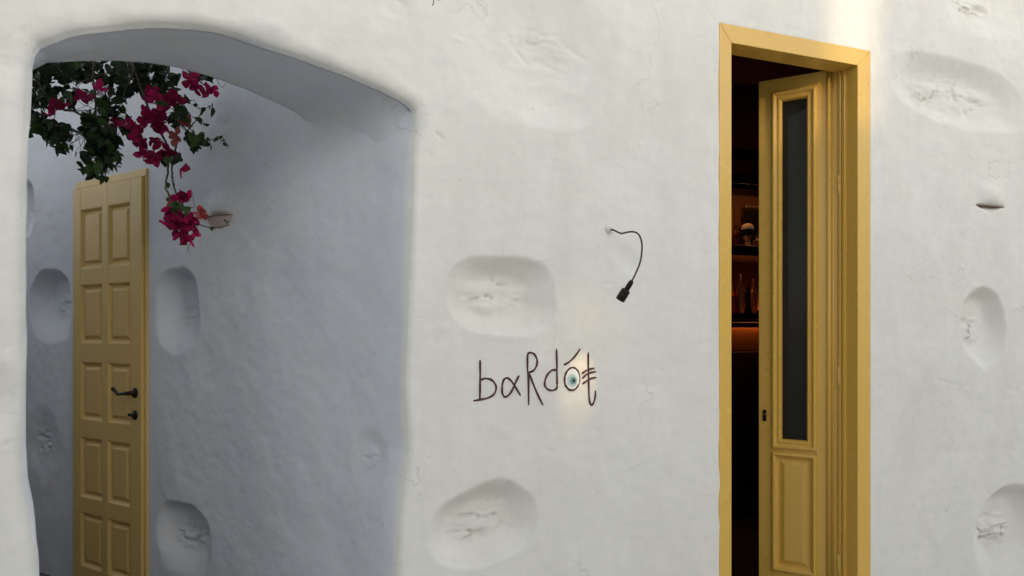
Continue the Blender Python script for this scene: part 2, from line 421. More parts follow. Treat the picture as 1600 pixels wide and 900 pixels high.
# ----------------------------------------------------------------- facade wall with the arched opening
DOOR_S0, DOOR_S1 = wall_pt(1123, 500)[0], wall_pt(1359, 500)[0]
DOOR_IN0, DOOR_IN1 = wall_pt(1142, 500)[0], wall_pt(1339, 500)[0]
DOOR_TOP, DOOR_INTOP = 2.775, 2.700
STEP_Z = 0.15
def px_curve(pts):
    return np.array([wall_pt(*p)[:2] for p in pts])
LEFT = px_curve([(44, 105), (42, 150), (39, 220), (36, 300), (35, 400), (35, 500), (36, 580), (34, 640), (33, 700), (36, 750), (43, 790), (49, 830), (54, 870), (56, 910)])
RIGHT = px_curve([(647, 160), (649, 200), (647, 300), (642, 400), (638, 520), (635, 600), (637, 660), (640, 705), (632, 760), (625, 820), (622, 910)])
TOP = px_curve([(44, 105), (47, 82), (58, 65), (90, 52), (150, 44), (220, 37), (290, 38), (345, 46), (400, 62), (450, 80), (500, 99), (550, 117), (590, 134), (615, 146), (632, 156), (642, 164), (647, 170)])
ZSP = 2.275
SL = float(np.interp(ZSP, LEFT[::-1, 1], LEFT[::-1, 0])); SR = float(np.interp(ZSP, RIGHT[::-1, 1], RIGHT[::-1, 0]))
def Lz(z): return np.interp(z, LEFT[::-1, 1], LEFT[::-1, 0])
def Rz(z): return np.interp(z, RIGHT[::-1, 1], RIGHT[::-1, 0])
TOP[0] = (SL, ZSP); TOP[-1] = (SR, ZSP)
def smooth_interp(x, xp, fp, k=0.02):
    r = 0
    for o, w in ((-1.5, .12), (-.75, .23), (0, .30), (.75, .23), (1.5, .12)): r = r + w * np.interp(x + o * k, xp, fp)
    return r
def Ts(s):
    e = np.minimum(s - SL, SR - s)
    v = smooth_interp(s, TOP[:, 0], TOP[:, 1], 0.045)
    k = sstep(0.0, 0.10, e + 1e-9)
    return v * k + np.interp(s, TOP[:, 0], TOP[:, 1]) * (1 - k)
def back_n(s): return np.clip(0.29 + 0.46 * (s + 1.334), 0.17, 0.75)      # rear of the wall over the arch runs askew

H = 0.0072
def ticks(a, b, h): 
    n = max(2, int(round(abs(b - a) / h)) + 1); return np.linspace(a, b, n)
WALL_TOP = 3.5
cs = np.concatenate([ticks(-6, -1.9, 0.12)[:-1], ticks(-1.9, SL, H), ticks(SL, SR, H)[1:], ticks(SR, 2.95, H)[1:], ticks(2.95, 9, 0.15)[1:]])
ia = int(np.argmin(np.abs(cs - SL))); ib = int(np.argmin(np.abs(cs - SR)))
cz = np.concatenate([ticks(0, 0.42, 0.05)[:-1], ticks(0.42, ZSP, H), ticks(ZSP, 3.12, H)[1:], ticks(3.12, WALL_TOP, 0.08)[1:]])
jp = int(np.argmin(np.abs(cz - ZSP)))
S, Z = np.meshgrid(cs, cz, indexing='ij')
S = S.copy(); Z = Z.copy()
low = np.arange(len(cz)) <= jp
zz = cz[low]
# bend the columns beside the opening to its outline
for sign, i0, edge, target in ((-1, ia, SL, Lz), (1, ib, SR, Rz)):
    dl = target(zz) - edge
    idx = np.arange(0, ia + 1) if sign < 0 else np.arange(ib, len(cs))
    w = 1 - sstep(0, 0.35, np.abs(cs[idx] - edge))
    S[np.ix_(idx, np.where(low)[0])] += w[:, None] * dl[None, :]
hi = np.where(np.arange(len(cz)) >= jp)[0]; mid = np.arange(ia, ib + 1)
w = 1 - sstep(0, 0.6, cz[hi] - ZSP)
Z[np.ix_(mid, hi)] += (Ts(cs[mid]) - ZSP)[:, None] * w[None, :]
# outline of the opening
lo_idx = np.where(low)[0]
outline = np.concatenate([np.stack([Lz(zz), zz], 1), np.stack([cs[mid], Ts(cs[mid])], 1), np.stack([Rz(zz[::-1]), zz[::-1]], 1)])
def outline_dist(S, Z):
    D = np.full(S.shape, 9.0)
    near = (S > SL - .25) & (S < SR + .25) & (Z < 2.8)
    P = np.stack([S[near], Z[near]], 1)
    q_ = np.concatenate([outline[:-1:2], outline[-1:]]); A = q_[:-1]; E = q_[1:] - A; E2 = (E * E).sum(1) + 1e-12; out = np.full(len(P), 9.0)
    for k in range(0, len(P), 4000):
        d = P[k:k + 4000, None, :] - A[None]
        u_ = np.clip((d * E[None]).sum(2) / E2[None], 0, 1)
        d = d - u_[:, :, None] * E[None]
        out[k:k + 4000] = np.sqrt((d * d).sum(2).min(1))
    D[near] = out
    return D
od = outline_dist(S, Z)
od[ia, :jp + 1] = 0; od[ib, :jp + 1] = 0; od[ia:ib + 1, jp] = 0
N = facade_depth(S, Z)
side = sstep(-0.9, -0.4, S) * (1 - sstep(2.10, 2.27, Z))                     # 1 along the right side of the opening
redge = (0.054 - 0.030 * side) * (1 + 0.30 * fbm(S * 6, Z * 6, 2, 77))        # how far the corner is rounded
dd = np.clip(redge * (1 - 0.115 * side) - od, 0, None)
N = N + (redge - np.sqrt(np.maximum(redge ** 2 - dd ** 2, 0)))
ni, nj = S.shape
keep = np.ones((ni - 1, nj - 1), bool)
keep[ia:ib, :jp] = False
cS = (S[:-1, :-1] + S[1:, 1:]) / 2; cZ = (Z[:-1, :-1] + Z[1:, 1:]) / 2
keep &= ~((cS > DOOR_S0 + .02) & (cS < DOOR_S1 - .02) & (cZ < DOOR_TOP - .02))
vid = np.arange(ni * nj).reshape(ni, nj)
I, J = np.where(keep)
quads = np.stack([vid[I, J], vid[I + 1, J], vid[I + 1, J + 1], vid[I, J + 1]], 1)
verts = np.stack([S, N, Z], 2).reshape(-1, 3)
# ----------------------------------------------------------------- passage wall (runs back from the right side of the arch)
DOORP = Vector((-1.3315, 1.631, 0)); DDIR = Vector((-0.585, 0.811, 0)).normalized(); DNRM = Vector((-DDIR.y, DDIR.x, 0)) 
if DNRM.y > 0: DNRM = -DNRM
path = catmull([(-.383, .045, 0), (-.43, .136, 0), (-.53, .36, 0), (-.76, .76, 0), (-1.0, 1.165, 0), (-1.26, 1.532, 0), DOORP + DDIR * .0, DOORP + DDIR * .4, DOORP + DDIR * .8, DOORP + DDIR * 1.6, DOORP + DDIR * 3.0, DOORP + DDIR * 6.0], 40)
path = np.array([(p.x, p.y) for p in path])
seg = np.hypot(*np.diff(path, axis=0).T); arc = np.concatenate([[0], np.cumsum(seg)])
def cove(s, n, r=0.10):
    """how far the soffit sinks where it curves into the passage wall"""
    A = path[::4]; E = np.diff(A, axis=0); A = A[:-1]
    d = np.stack([s, n], 1)[:, None, :] - A[None]
    u_ = np.clip((d * E[None]).sum(2) / (E * E).sum(1)[None], 0, 1); q = d - u_[:, :, None] * E[None]
    k = (q * q).sum(2).argmin(1); m_ = np.arange(len(s)); qq = q[m_, k]; ee = E[k]
    dist = np.hypot(qq[:, 0], qq[:, 1]) * np.sign(ee[:, 0] * qq[:, 1] - ee[:, 1] * qq[:, 0])
    x = np.clip(r - np.maximum(dist, 0), 0, r)
    return r - np.sqrt(np.maximum(r * r - x * x, 0)) + np.maximum(-dist, 0) * 4
# reveal of the left jamb and the soffit: carry the outline back through the wall
bnd = [vid[ia, j] for j in lo_idx] + [vid[i, jp] for i in mid[1:]]
steps = np.concatenate([[0.0], np.linspace(0, 1, 26)[1:] ** 1.2])
P0 = verts[bnd]
BACK_PX = np.array([(30, 104), (60, 99), (120, 96), (180, 95), (230, 98), (280, 106), (330, 120), (385, 140), (430, 160), (480, 183), (520, 200), (600, 235)], float)
def back_z(s):
    n = back_n(s); ds, dn = s - CAM[0], n - CAM[1]
    X, Y = ds * CT - dn * ST, ds * ST + dn * CT
    return 1.5 + (HY - np.interp(800 + F * X / Y, BACK_PX[:, 0], BACK_PX[:, 1])) / F * Y
extra = []; fq = []
prev = np.array(bnd); base_n = len(verts)
for k, tt in enumerate(steps[1:]):
    Pk = P0.copy()
    bn = back_n(P0[:, 0])
    Pk[:, 1] = P0[:, 1] + (bn - P0[:, 1]) * tt
    wob = 0.006 * fbm(P0[:, 0] * 5 + P0[:, 2] * 5, Pk[:, 1] * 5, 3, 31) * min(1, tt * 4)
    nz = len(lo_idx)
    Pk[:nz, 0] += wob[:nz] - 0.10 * tt            # left jamb follows the passage
    Pk[nz:, 2] += wob[nz:] * (1 - tt) + (back_z(P0[nz:, 0]) - P0[nz:, 2]) * (tt * tt * (3 - 2 * tt))
    Pk[nz:, 2] -= cove(Pk[nz:, 0], Pk[nz:, 1]) * float(sstep(0.0, 0.25, tt)) * (1 - 0.75 * tt ** 3)
    ids = base_n + len(extra) * len(bnd) + np.arange(len(bnd))
    extra.append(Pk)
    fq.append(np.stack([prev[:-1], prev[1:], ids[1:], ids[:-1]], 1)); prev = ids
# rear face over the arch and behind the left pier
nz = len(lo_idx)
topb = base_n + len(extra) * len(bnd)
Pl = extra[-1]
tail = []; tf = []
for row, zt in enumerate((2.9, WALL_TOP)):
    Q = Pl[nz - 1:].copy(); Q[:, 2] = zt; tail.append(Q)
n1 = len(Pl) - nz + 1
for row in range(2):
    a = (prev[nz - 1:] if row == 0 else topb + np.arange(n1)); bq = topb + row * n1 + np.arange(n1)
    tf.append(np.stack([a[:-1], a[1:], bq[1:], bq[:-1]], 1))
lb = topb + 2 * n1
Ql = Pl[:nz].copy(); Ql[:, 0] = -6.0
tail.append(Ql); tf.append(np.stack([prev[:nz][:-1], prev[:nz][1:], lb + np.arange(1, nz), lb + np.arange(nz - 1)], 1))
Qt = np.array([[-6.0, 0.2, WALL_TOP]]); tail.append(Qt)
tf.append(np.array([[lb + nz - 1, prev[nz - 1], topb + n1, lb + nz]]))
# coping on top
ct = lb + nz + 1
tail.append(np.array([[-6.0, 0.0, WALL_TOP], [SR, 0.0, WALL_TOP], [SR, 0.75, WALL_TOP], [SL, 0.2, WALL_TOP], [-6.0, 0.2, WALL_TOP], [9.0, 0.0, WALL_TOP], [9.0, 0.75, WALL_TOP]]))
verts = np.concatenate([verts] + extra + tail)
faces = np.concatenate([quads] + fq + tf).tolist() + [[ct, ct + 1, ct + 2, ct + 3, ct + 4], [ct + 1, ct + 5, ct + 6, ct + 2]]
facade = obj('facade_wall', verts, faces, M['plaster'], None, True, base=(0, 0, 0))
tag(facade, 'rough whitewashed street wall with scooped hollows, an arched opening and a door opening', 'wall')
redge_at_right = verts[[vid[ib, j] for j in lo_idx]][:, 1]
def facade_n(s, z):
    """plaster surface depth at one point"""
    return float(facade_depth(np.array([[s]]), np.array([[z]]))[0, 0])

def passage_px(x, y):
    """pixel -> (length along the passage wall, height, depth)"""
    u = (x - 800) / F
    dx, dn = cam2world(u, 1); dx -= CAM[0]; dn -= CAM[1]
    f = (path[:, 0] - CAM[0]) * dn - (path[:, 1] - CAM[1]) * dx
    k = np.where(np.sign(f[:-1]) != np.sign(f[1:]))[0]
    k = k[0] if len(k) else 0
    tt = f[k] / (f[k] - f[k + 1]); p = path[k] + (path[k + 1] - path[k]) * tt
    Y = (p[1] - CAM[1]) / dn
    return arc[k] + tt * seg[k], 1.5 + (HY - y) / F * Y, Y
ELL_DOOR = float(arc[np.argmin(np.hypot(path[:, 0] - DOORP.x, path[:, 1] - DOORP.y))])
ls = np.concatenate([np.linspace(0, 0.25, 40)[:-1], ticks(0.25, ELL_DOOR + 1.6, 0.009), ticks(ELL_DOOR + 1.6, arc[-1], 0.1)[1:]])
PW_TOP = 3.15
pz = np.concatenate([cz[lo_idx], ticks(ZSP, PW_TOP, 0.012)[1:]])
Lg, Pz = np.meshgrid(ls, pz, indexing='ij')
bx = np.interp(Lg, arc, path[:, 0]); by = np.interp(Lg, arc, path[:, 1])
tx = np.interp(Lg + .01, arc, path[:, 0]) - np.interp(Lg - .01, arc, path[:, 0]); ty = np.interp(Lg + .01, arc, path[:, 1]) - np.interp(Lg - .01, arc, path[:, 1])
tl = np.hypot(tx, ty); tx /= tl; ty /= tl
nx, ny = ty, -tx                                    # into the wall body
rz = Rz(np.minimum(Pz, ZSP))
fall = 1 - sstep(0.0, 0.45, Lg)
r0 = np.concatenate([redge_at_right, np.full(len(pz) - len(lo_idx), redge_at_right[-1])])
bx = bx + (rz - path[0, 0]) * fall; by = by + (r0[None, :] - path[0, 1]) * fall
D = 0.010 * fbm(Lg * 1.8 + 4, Pz * 1.5, 3, 51) + 0.003 * fbm(Lg * 6, Pz * 6, 3, 57) + 0.0009 * fbm(Lg * 22, Pz * 22, 3, 58)
def pd(x, y, a, b, dp, rot, p, tp, bt, core, rg, seed):
    l0, z0, Y = passage_px(x, y); aa = abs(passage_px(x - a, y)[0] - passage_px(x + a, y)[0]) / 2
    return dent(Lg, Pz, l0, z0, aa, b * Y / F, dp, rot, p, seed, tp, bt, core, rg)
D = D + pd(80, 478, 36, 60, .075, 0, 2.2, .22, .8, (0, 0, .5), .08, 3)
D = D + pd(275, 486, 36, 68, .085, -.05, 2.3, .22, .8, (0, 0, .5), .06, 4)
D = D + pd(42, 326, 14, 44, .055, 0, 2.2, .3, .8, (0, 0, .6), .25, 5)
D = D + pd(286, 838, 42, 56, .080, .12, 2.2, .24, .8, (.1, -.1, .6), .22, 6)
D = D + pd(576, 720, 30, 56, .012, .1, 2.2, .5, .9, (0, 0, .6), .35, 7)
D = D + pd(70, 690, 26, 60, .02, .0, 2.2, .7, .9, (0, 0, .6), .2, 8)
D = D - pd(345, 190, 45, 70, .02, .0, 2.2, .8, .9, (0, 0, .6), .1, 9)
PL0, PLZ, PLY = passage_px(345, 339)
D = D + np.minimum(light_hood(Lg, Pz, PL0, PLZ, 1.0, .06, .3), 0)
e = np.maximum(np.abs(Lg - (ELL_DOOR + .32)) - .37, Pz - 2.36)
D = D * (0.05 + 0.95 * sstep(0.0, 0.10, e)) * sstep(0.0, 0.12, Lg)
PV = np.stack([bx + nx * D, by + ny * D, Pz], 2).reshape(-1, 3)
pi_, pj_ = Lg.shape; v2 = np.arange(pi_ * pj_).reshape(pi_, pj_)
pf = np.stack([v2[:-1, :-1], v2[1:, :-1], v2[1:, 1:], v2[:-1, 1:]], 2).reshape(-1, 4)
# thickness: coping and rear face
m0 = len(PV)
sel = np.arange(0, pi_, 6); topi = v2[sel, -1]
back = np.stack([bx[sel, -1] + nx[sel, -1] * .30, by[sel, -1] + ny[sel, -1] * .30, np.full(len(sel), PW_TOP)], 1)
backb = back.copy(); backb[:, 2] = 0
PV = np.concatenate([PV, back, backb]); nb = len(sel)
pf = pf.tolist() + np.stack([topi[:-1], topi[1:], m0 + np.arange(1, nb), m0 + np.arange(nb - 1)], 1).tolist() + \
     np.stack([m0 + np.arange(nb - 1), m0 + np.arange(1, nb), m0 + nb + np.arange(1, nb), m0 + nb + np.arange(nb - 1)], 1).tolist()
pw = obj('passage_wall', PV, pf, M['plaster_shade'], None, True, base=(0, 0, 0))
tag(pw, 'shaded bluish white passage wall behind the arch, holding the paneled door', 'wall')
def passage_surface(l, z, out=0.0):
    k = np.interp(l, arc, np.arange(len(arc))); x = np.interp(l, arc, path[:, 0]); y = np.interp(l, arc, path[:, 1])
    tx = np.interp(l + .01, arc, path[:, 0]) - np.interp(l - .01, arc, path[:, 0]); ty = np.interp(l + .01, arc, path[:, 1]) - np.interp(l - .01, arc, path[:, 1])
    q = math.hypot(tx, ty); return Vector((x - ty / q * out, y + tx / q * out, z)), Vector((tx / q, ty / q, 0)), Vector((-ty / q, tx / q, 0))

# left side wall of the passage, out of sight behind the pier
a = Vector((-1.66, 0.16, 0)); PS = Frame(a, DDIR, DNRM * -1)
bm = bmesh.new()
nu, nv = 60, 30
g = [[bm.verts.new(PS(6.5 * i / nu, -0.012 * float(fbm(np.array([i * .31]), np.array([j * .27]), 3, 90)[0]), 2.5 * j / nv)) for j in range(nv + 1)] for i in range(nu + 1)]
for i in range(nu):
    for j in range(nv): bm.faces.new([g[i][j], g[i + 1][j], g[i + 1][j + 1], g[i][j + 1]])
bk = [[bm.verts.new(PS(6.5 * i / nu, -0.30, z)) for z in (2.5, 0)] for i in range(nu + 1)]
for i in range(nu):
    bm.faces.new([g[i][nv], g[i + 1][nv], bk[i + 1][0], bk[i][0]]); bm.faces.new([bk[i][0], bk[i + 1][0], bk[i + 1][1], bk[i][1]])
ew = [PS(5.0, -.02, 0), PS(5.0, 3.2, 0), PS(5.3, 3.2, 0), PS(5.3, -.02, 0)]  # unseen end wall, added to keep sky light out of the passage
eo = obj('added_end_wall', ew + [v + Vector((0, 0, 2.3)) for v in ew], [[0, 1, 5, 4], [1, 2, 6, 5], [2, 3, 7, 6], [3, 0, 4, 7], [4, 5, 6, 7]], M['plaster_shade'])
tag(eo, 'unseen white wall added at the far end of the passage to dim it', 'wall')
o = from_bm('garden_wall', bm, M['plaster_shade'], None, True)
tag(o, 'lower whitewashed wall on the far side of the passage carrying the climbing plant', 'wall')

# ----------------------------------------------------------------- ground
def sheet(name, pts, mat):
    o = obj(name, pts, [list(range(len(pts)))], mat); tag(o, kind='structure'); return o
sheet('street', [(-120, -120, 0), (120, -120, 0), (120, 120, 0), (-120, 120, 0)], M['paving'])
q0 = DOORP + DDIR * 6; 
sheet('passage_floor', [(-1.75, .03, .112), (-.2, .03, .112), (-1.0, 1.6, .112), (q0.x + .4, q0.y + .3, .112), (q0.x - 1.6, q0.y - .8, .112)], M['darkstone'])
box('passage_step', WN, -1.75, -.2, .0, .06, 0.0, .108, M['darkstone'])['kind'] = 'structure'

# ----------------------------------------------------------------- the open ochre door in the facade
dt = empty('bar_door', ((DOOR_S0 + DOOR_S1) / 2, 0, STEP_Z), 'tall narrow glossy ochre glazed door in its frame, standing ajar onto the dark bar', 'door')
FO, FI = -0.0045, 0.105
def fpart(name, poly, y0=FO, y1=FI): return from_bm(name, prism_bm(WN, poly, y0, y1, 0.0018, 2), M['ochre'], dt)
g_ = 0.0002
fpart('frame_post', [(DOOR_S0, STEP_Z), (DOOR_IN0, STEP_Z), (DOOR_IN0, DOOR_INTOP), (DOOR_S0, DOOR_TOP - g_)])
rp = fpart('frame_post', [(DOOR_IN1, STEP_Z), (DOOR_S1, STEP_Z), (DOOR_S1, DOOR_TOP - g_), (DOOR_IN1, DOOR_INTOP)])
fpart('frame_head', [(DOOR_S0 + g_, DOOR_TOP), (DOOR_IN0 + g_, DOOR_INTOP), (DOOR_IN1 - g_, DOOR_INTOP), (DOOR_S1 - g_, DOOR_TOP)])
# rebated inner jamb with small grooves
box('jamb_bead', WN, DOOR_IN1 - .010, DOOR_IN1 + .02, .062, .078, STEP_Z, DOOR_INTOP, M['ochre'], rp, .003, 2)
box('jamb_bead', WN, DOOR_IN1 - .014, DOOR_IN1 + .02, .083, .100, STEP_Z, DOOR_INTOP, M['ochre'], rp, .004, 2)
for (x, y) in ((1329, 214), (1331, 571), (1333, 845)):
    zc = 1.5 + (HY - y) / F * 3.37
    vs, fs = lathe((DOOR_IN1 + .0005, .035, zc), [(.0035, -.001), (.0035, .0015), (.002, .0025)], 10, (-1, 0, 0)); obj('screw', vs, fs, M['screw'], rp)
box('threshold', WN, DOOR_S0 - .05, DOOR_S1 + .05, -.06, .16, 0.0, STEP_Z - .003, M['darkstone'], dt, .01, 2)
HX = Vector((1.6644, .1033, 0)); LD = Vector((-.609, .793, 0)).normalized(); LN = Vector((-LD.y, LD.x, 0))
if LN.y > 0: LN = -LN
LF = Frame(HX, LD, LN)
LW, LZ0, LZ1 = .357, STEP_Z + .012, 2.722
gx0, gx1, gz0, gz1 = .096, .292, .948, 2.652       # outer edge of the glazing moulding
px0, px1, pz0, pz1 = .096, .292, .36, .925         # lower panel
leaf = empty('leaf', (0, 0, 0), None, None); leaf.parent = dt; leaf.location = HX + Vector((0, 0, LZ0)) - wpos(dt)
def stile(x0, x1, z0, z1): return box('stile', LF, x0, x1, -.042, 0, z0, z1, M['ochre'], leaf, .002, 1)
stile(.002, gx0, LZ0, LZ1); stile(gx1, LW, LZ0, LZ1)
def rail(z0, z1): return box('rail', LF, gx0 + .0004, gx1 - .0004, -.0416, -.0004, z0, z1, M['ochre'], leaf, .0015, 1)
rail(LZ0, pz0); rail(pz1, gz0); rail(gz1, LZ1)
prof_out = [(-.004, -.002), (-.004, .009), (.001, .015), (.008, .017), (.013, .014), (.016, .007), (.022, .004), (.028, .009), (.034, .009), (.040, .002), (.043, -.012)]
vs, fs = rings(LF, gx0, gx1, gz0, gz1, prof_out, False); obj('glazing_moulding', vs, fs, M['ochre'], leaf)
vs, fs = rings(LF, gx0, gx1, gz0, gz1, [(.041, -.020), (.041, -.036), (-.002, -.036)], False); obj('glazing_bead', vs, fs, M['ochre'], leaf)
box('glass_pane', LF, gx0 + .038, gx1 - .038, -.019, -.014, gz0 + .038, gz1 - .038, M['glass'], leaf)
prof_pan = [(-.004, -.002), (-.004, .009), (.001, .015), (.008, .017), (.013, .014), (.016, .007), (.022, .003), (.027, -.006), (.034, -.006), (.052, .004), (.055, .006)]
vs, fs = rings(LF, px0, px1, pz0, pz1, prof_pan, True); obj('panel', vs, fs, M['ochre'], leaf)
vs, fs = tube([LF(.040, .002, LZ0 + .01), LF(.040, .002, LZ1 - .012)], .011, 14); obj('astragal', vs, fs, M['ochre'], leaf, True)
vs, fs = tube([LF(.022, -.001, LZ0 + .01), LF(.022, -.001, LZ1 - .012)], .006, 10); obj('astragal', vs, fs, M['ochre'], leaf, True)
for y in (290, 588, 880):
    zc = 1.5 + (HY - y) / F * 3.42
    vs, fs = lathe(LF(-.004, .010, zc - .045), [(.004, 0), (.0085, .004), (.0085, .043), (.0075, .045), (.0085, .047), (.0085, .086), (.004, .09)], 12); obj('hinge', vs, fs, M['ochre'], leaf, True)
zc = 1.10
kv, kf = [], []
pl = [(.329 + .009 * math.cos(t_), zc + (.020 if math.sin(t_) > 0 else -.020) + .009 * math.sin(t_)) for t_ in np.linspace(0, 2 * math.pi, 20, endpoint=False)]
k_ = from_bm('lock_plate', prism_bm(LF, pl, -.001, .004, .001, 1), M['iron'], leaf)
vs, fs = lathe(LF(.329, .003, zc + .008), [(.0062, 0), (.0062, .008), (.005, .009)], 12, LN); obj('lock_cylinder', vs, fs, simple('worn copper lock', (.25, .09, .05), .35, .8), k_)

# ----------------------------------------------------------------- the paneled door in the passage
pdoor = empty('paneled_door', DOORP + DDIR * .34 + Vector((0, 0, .115)), 'closed dull ochre door with ten raised panels, in the passage behind the arch', 'door')
PF = Frame(DOORP, DDIR, DNRM)
DZ0, DZ1 = .118, 2.282
box('frame_head', PF, -.022, .653, -.05, .012, DZ1 + .004, 2.325, M['ochre_pale'], pdoor, .003, 1)
box('frame_post', PF, -.022, -.007, -.05, .012, DZ0, DZ1 + .003, M['ochre_pale'], pdoor, .003, 1)
dl = empty('leaf', (0, 0, 0), None, None); dl.parent = pdoor; dl.location = DOORP + DDIR * .36 + Vector((0, 0, DZ0)) - wpos(pdoor)
cols = [(.096, .305), (.356, .571)]; rows = [(.239, .532), (.612, .938), (1.031, 1.344), (1.443, 1.760), (1.846, 2.166)]
X0, X1, TH = -.003, .651, .026
xs = [X0, cols[0][0], cols[0][1], cols[1][0], cols[1][1], X1]
for i in (0, 2, 4): box('stile', PF, xs[i], xs[i + 1], -.02, TH, DZ0, DZ1, M['ochre_pale'], dl, .003 if i != 2 else .0008, 1)
zs = [DZ0] + [v for r in rows for v in r] + [DZ1]
for c0, c1 in cols:
    for k in range(0, len(zs), 2): box('rail', PF, c0 + .0004, c1 - .0004, -.02, TH - .0005, zs[k], zs[k + 1], M['ochre_pale'], dl, .0008, 1)
    for r0_, r1_ in rows:
        vs, fs = rings(PF, c0 - .001, c1 + .001, r0_ - .001, r1_ + .001, [(-.001, TH - .0002), (.004, TH - .0012), (.015, TH - .014), (.019, TH - .017), (.027, TH - .017), (.030, TH - .015), (.041, TH - .006), (.044, TH - .005)], True)
        obj('panel', vs, fs, M['ochre_pale'], dl)
hz = 1.5 + (HY - 612) / F * 3.80
hx = .052
han = empty('handle', (0, 0, 0), None, None); han.parent = pdoor; han.location = PF(hx, TH, hz) - wpos(pdoor)
vs, fs = lathe(PF(hx, TH - .001, hz), [(.026, 0), (.026, .006), (.020, .009), (.012, .011), (.010, .045), (.011, .052), (.008, .055)], 18, DNRM); obj('rosette', vs, fs, M['iron'], han, True)
pts = catmull([PF(hx, TH + .046, hz), PF(hx + .03, TH + .048, hz - .003), PF(hx + .07, TH + .048, hz - .006), PF(hx + .092, TH + .047, hz + .003), PF(hx + .112, TH + .046, hz + .014), PF(hx + .124, TH + .045, hz + .019)], 5)
vs, fs = tube(pts, [.009, .009] + [.0082] * (len(pts) - 6) + [.0095, .0105, .010, .006], 10); obj('lever', vs, fs, M['iron'], han, True)
hz2 = 1.5 + (HY - 646) / F * 3.80
vs, fs = lathe(PF(hx, TH - .001, hz2), [(.024, 0), (.024, .005), (.018, .009), (.009, .010), (.009, .024), (.007, .026)], 18, DNRM); esc = obj('escutcheon', vs, fs, M['iron'], pdoor, True)
box('key', PF, hx - .002, hx + .022, TH + .022, TH + .026, hz2 - .004, hz2 + .010, M['iron'], esc, .001, 1)

# ----------------------------------------------------------------- lettering on the facade
ZS = 240 / 1600.0
def zp(x, y): return 720 + x * ZS, 530 + y * ZS
LET = {
    'letter_b': [[(198, 215), (197, 350), (196, 500), (195, 630)], [(200, 425), (250, 408), (310, 420), (352, 465), (363, 512), (342, 570), (280, 610), (200, 628), (128, 640)]],
    'letter_a': [[(598, 375), (558, 460), (522, 540), (484, 588), (450, 598), (428, 560), (425, 490), (442, 422), (476, 402), (512, 427), (550, 480), (616, 586)]],
    'letter_r': [[(683, 150), (684, 300), (694, 420), (697, 685)], [(683, 152), (715, 138), (757, 160), (781, 212), (778, 272), (745, 325), (697, 345)], [(700, 352), (750, 480), (798, 590), (846, 685)]],
    'letter_d': [[(987, 100), (990, 300), (993, 480)], [(987, 320), (940, 321), (892, 368), (866, 430), (866, 482), (895, 520), (940, 531), (984, 514), (993, 478)]],
    'letter_o': [[(1152 + 80 * math.cos(a_) + 6 * math.sin(a_), 412 - 117 * math.sin(a_)) for a_ in np.linspace(0, 2 * math.pi, 18)]],
    'accent': [[(1064, 268), (1122, 234), (1182, 178), (1240, 98)]],
    'letter_t': [[(1325, 135), (1328, 300), (1329, 450), (1331, 600), (1340, 668), (1356, 683), (1381, 652), (1398, 590), (1400, 535)],
                 [(1258, 358), (1300, 328), (1340, 312), (1395, 300)], [(1262, 408), (1310, 364), (1350, 348), (1408, 338)], [(1262, 465), (1310, 432), (1350, 410), (1412, 398)]],
}
s_, z_, _ = wall_pt(*zp(760, 640))
sign = empty('wall_lettering', (s_, 0, z_), 'thin maroon hand-drawn lettering reading bardót on the white wall', 'sign')
def stroke(pts2, rad, mat, name, parent, off=.001):
    p3 = []
    for (x, y) in pts2:
        s, z, _ = wall_pt(x, y); p3.append(Vector((s, 0, z)))
    p3 = catmull(p3, 7)
    for p in p3: p.y = facade_n(p.x, p.z) - off
    n = len(p3); rr = [rad * (1 + .14 * math.sin(i * .55)) for i in range(n)]; rr[0] = rr[-1] = rad * .5
    return tube(p3, rr, 8)
def strokes(name, lines, rad, mat, parent):
    V, Fc = [], []
    for ln in lines:
        v, f = stroke(ln, rad, mat, name, parent); k = len(V); V += v; Fc += [[i + k for i in q] for q in f]
    return obj(name, V, Fc, mat, parent, True)
for nm, lines in LET.items():
    strokes(nm, [[zp(*p) for p in ln] for ln in lines], .0037, M['maroon'], sign)
def disc(cx, cy, rx, ry, off, mat, name, parent, n=28):
    vs = []
    for a_ in np.linspace(0, 2 * math.pi, n, endpoint=False):
        s, z, _ = wall_pt(*zp(cx + rx * math.cos(a_), cy - ry * math.sin(a_))); vs.append(Vector((s, 0, z)))
    nn = min(facade_n(v.x, v.z) for v in vs)
    f_ = [Vector((v.x, nn - off, v.z)) for v in vs]; b_ = [Vector((v.x, nn + .004, v.z)) for v in vs]
    return obj(name, f_ + b_, [list(range(n))] + [[i, (i + 1) % n, n + (i + 1) % n, n + i] for i in range(n)], mat, parent)
ey = disc(1152, 412, 74, 108, .0005, M['eye_white'], 'eye', sign)
disc(1150, 430, 52, 68, .0015, M['eye_ring'], 'iris_ring', ey); disc(1160, 430, 34, 40, .0025, M['eye_iris'], 'iris', ey)
disc(1167, 430, 15, 18, .0035, M['black'], 'pupil', ey); disc(1166, 366, 9, 10, .0015, M['eye_iris'], 'dot', ey)
s_, z_, _ = wall_pt(682, 2)
mk = empty('wall_scribble', (s_, 0, z_), 'small black scribble of pen marks high on the wall right of the arch', 'graffiti')
for ln in ([(674, 10), (676, 7), (677, -8), (679, -22)], [(684, 3), (683.5, -6), (682, -20)], [(687, 1.5), (690, -3), (693, -16)]):
    v, f = stroke(ln, .0016, None, None, None, .0004); obj('pen_stroke', v, f, M['black'], mk, True)

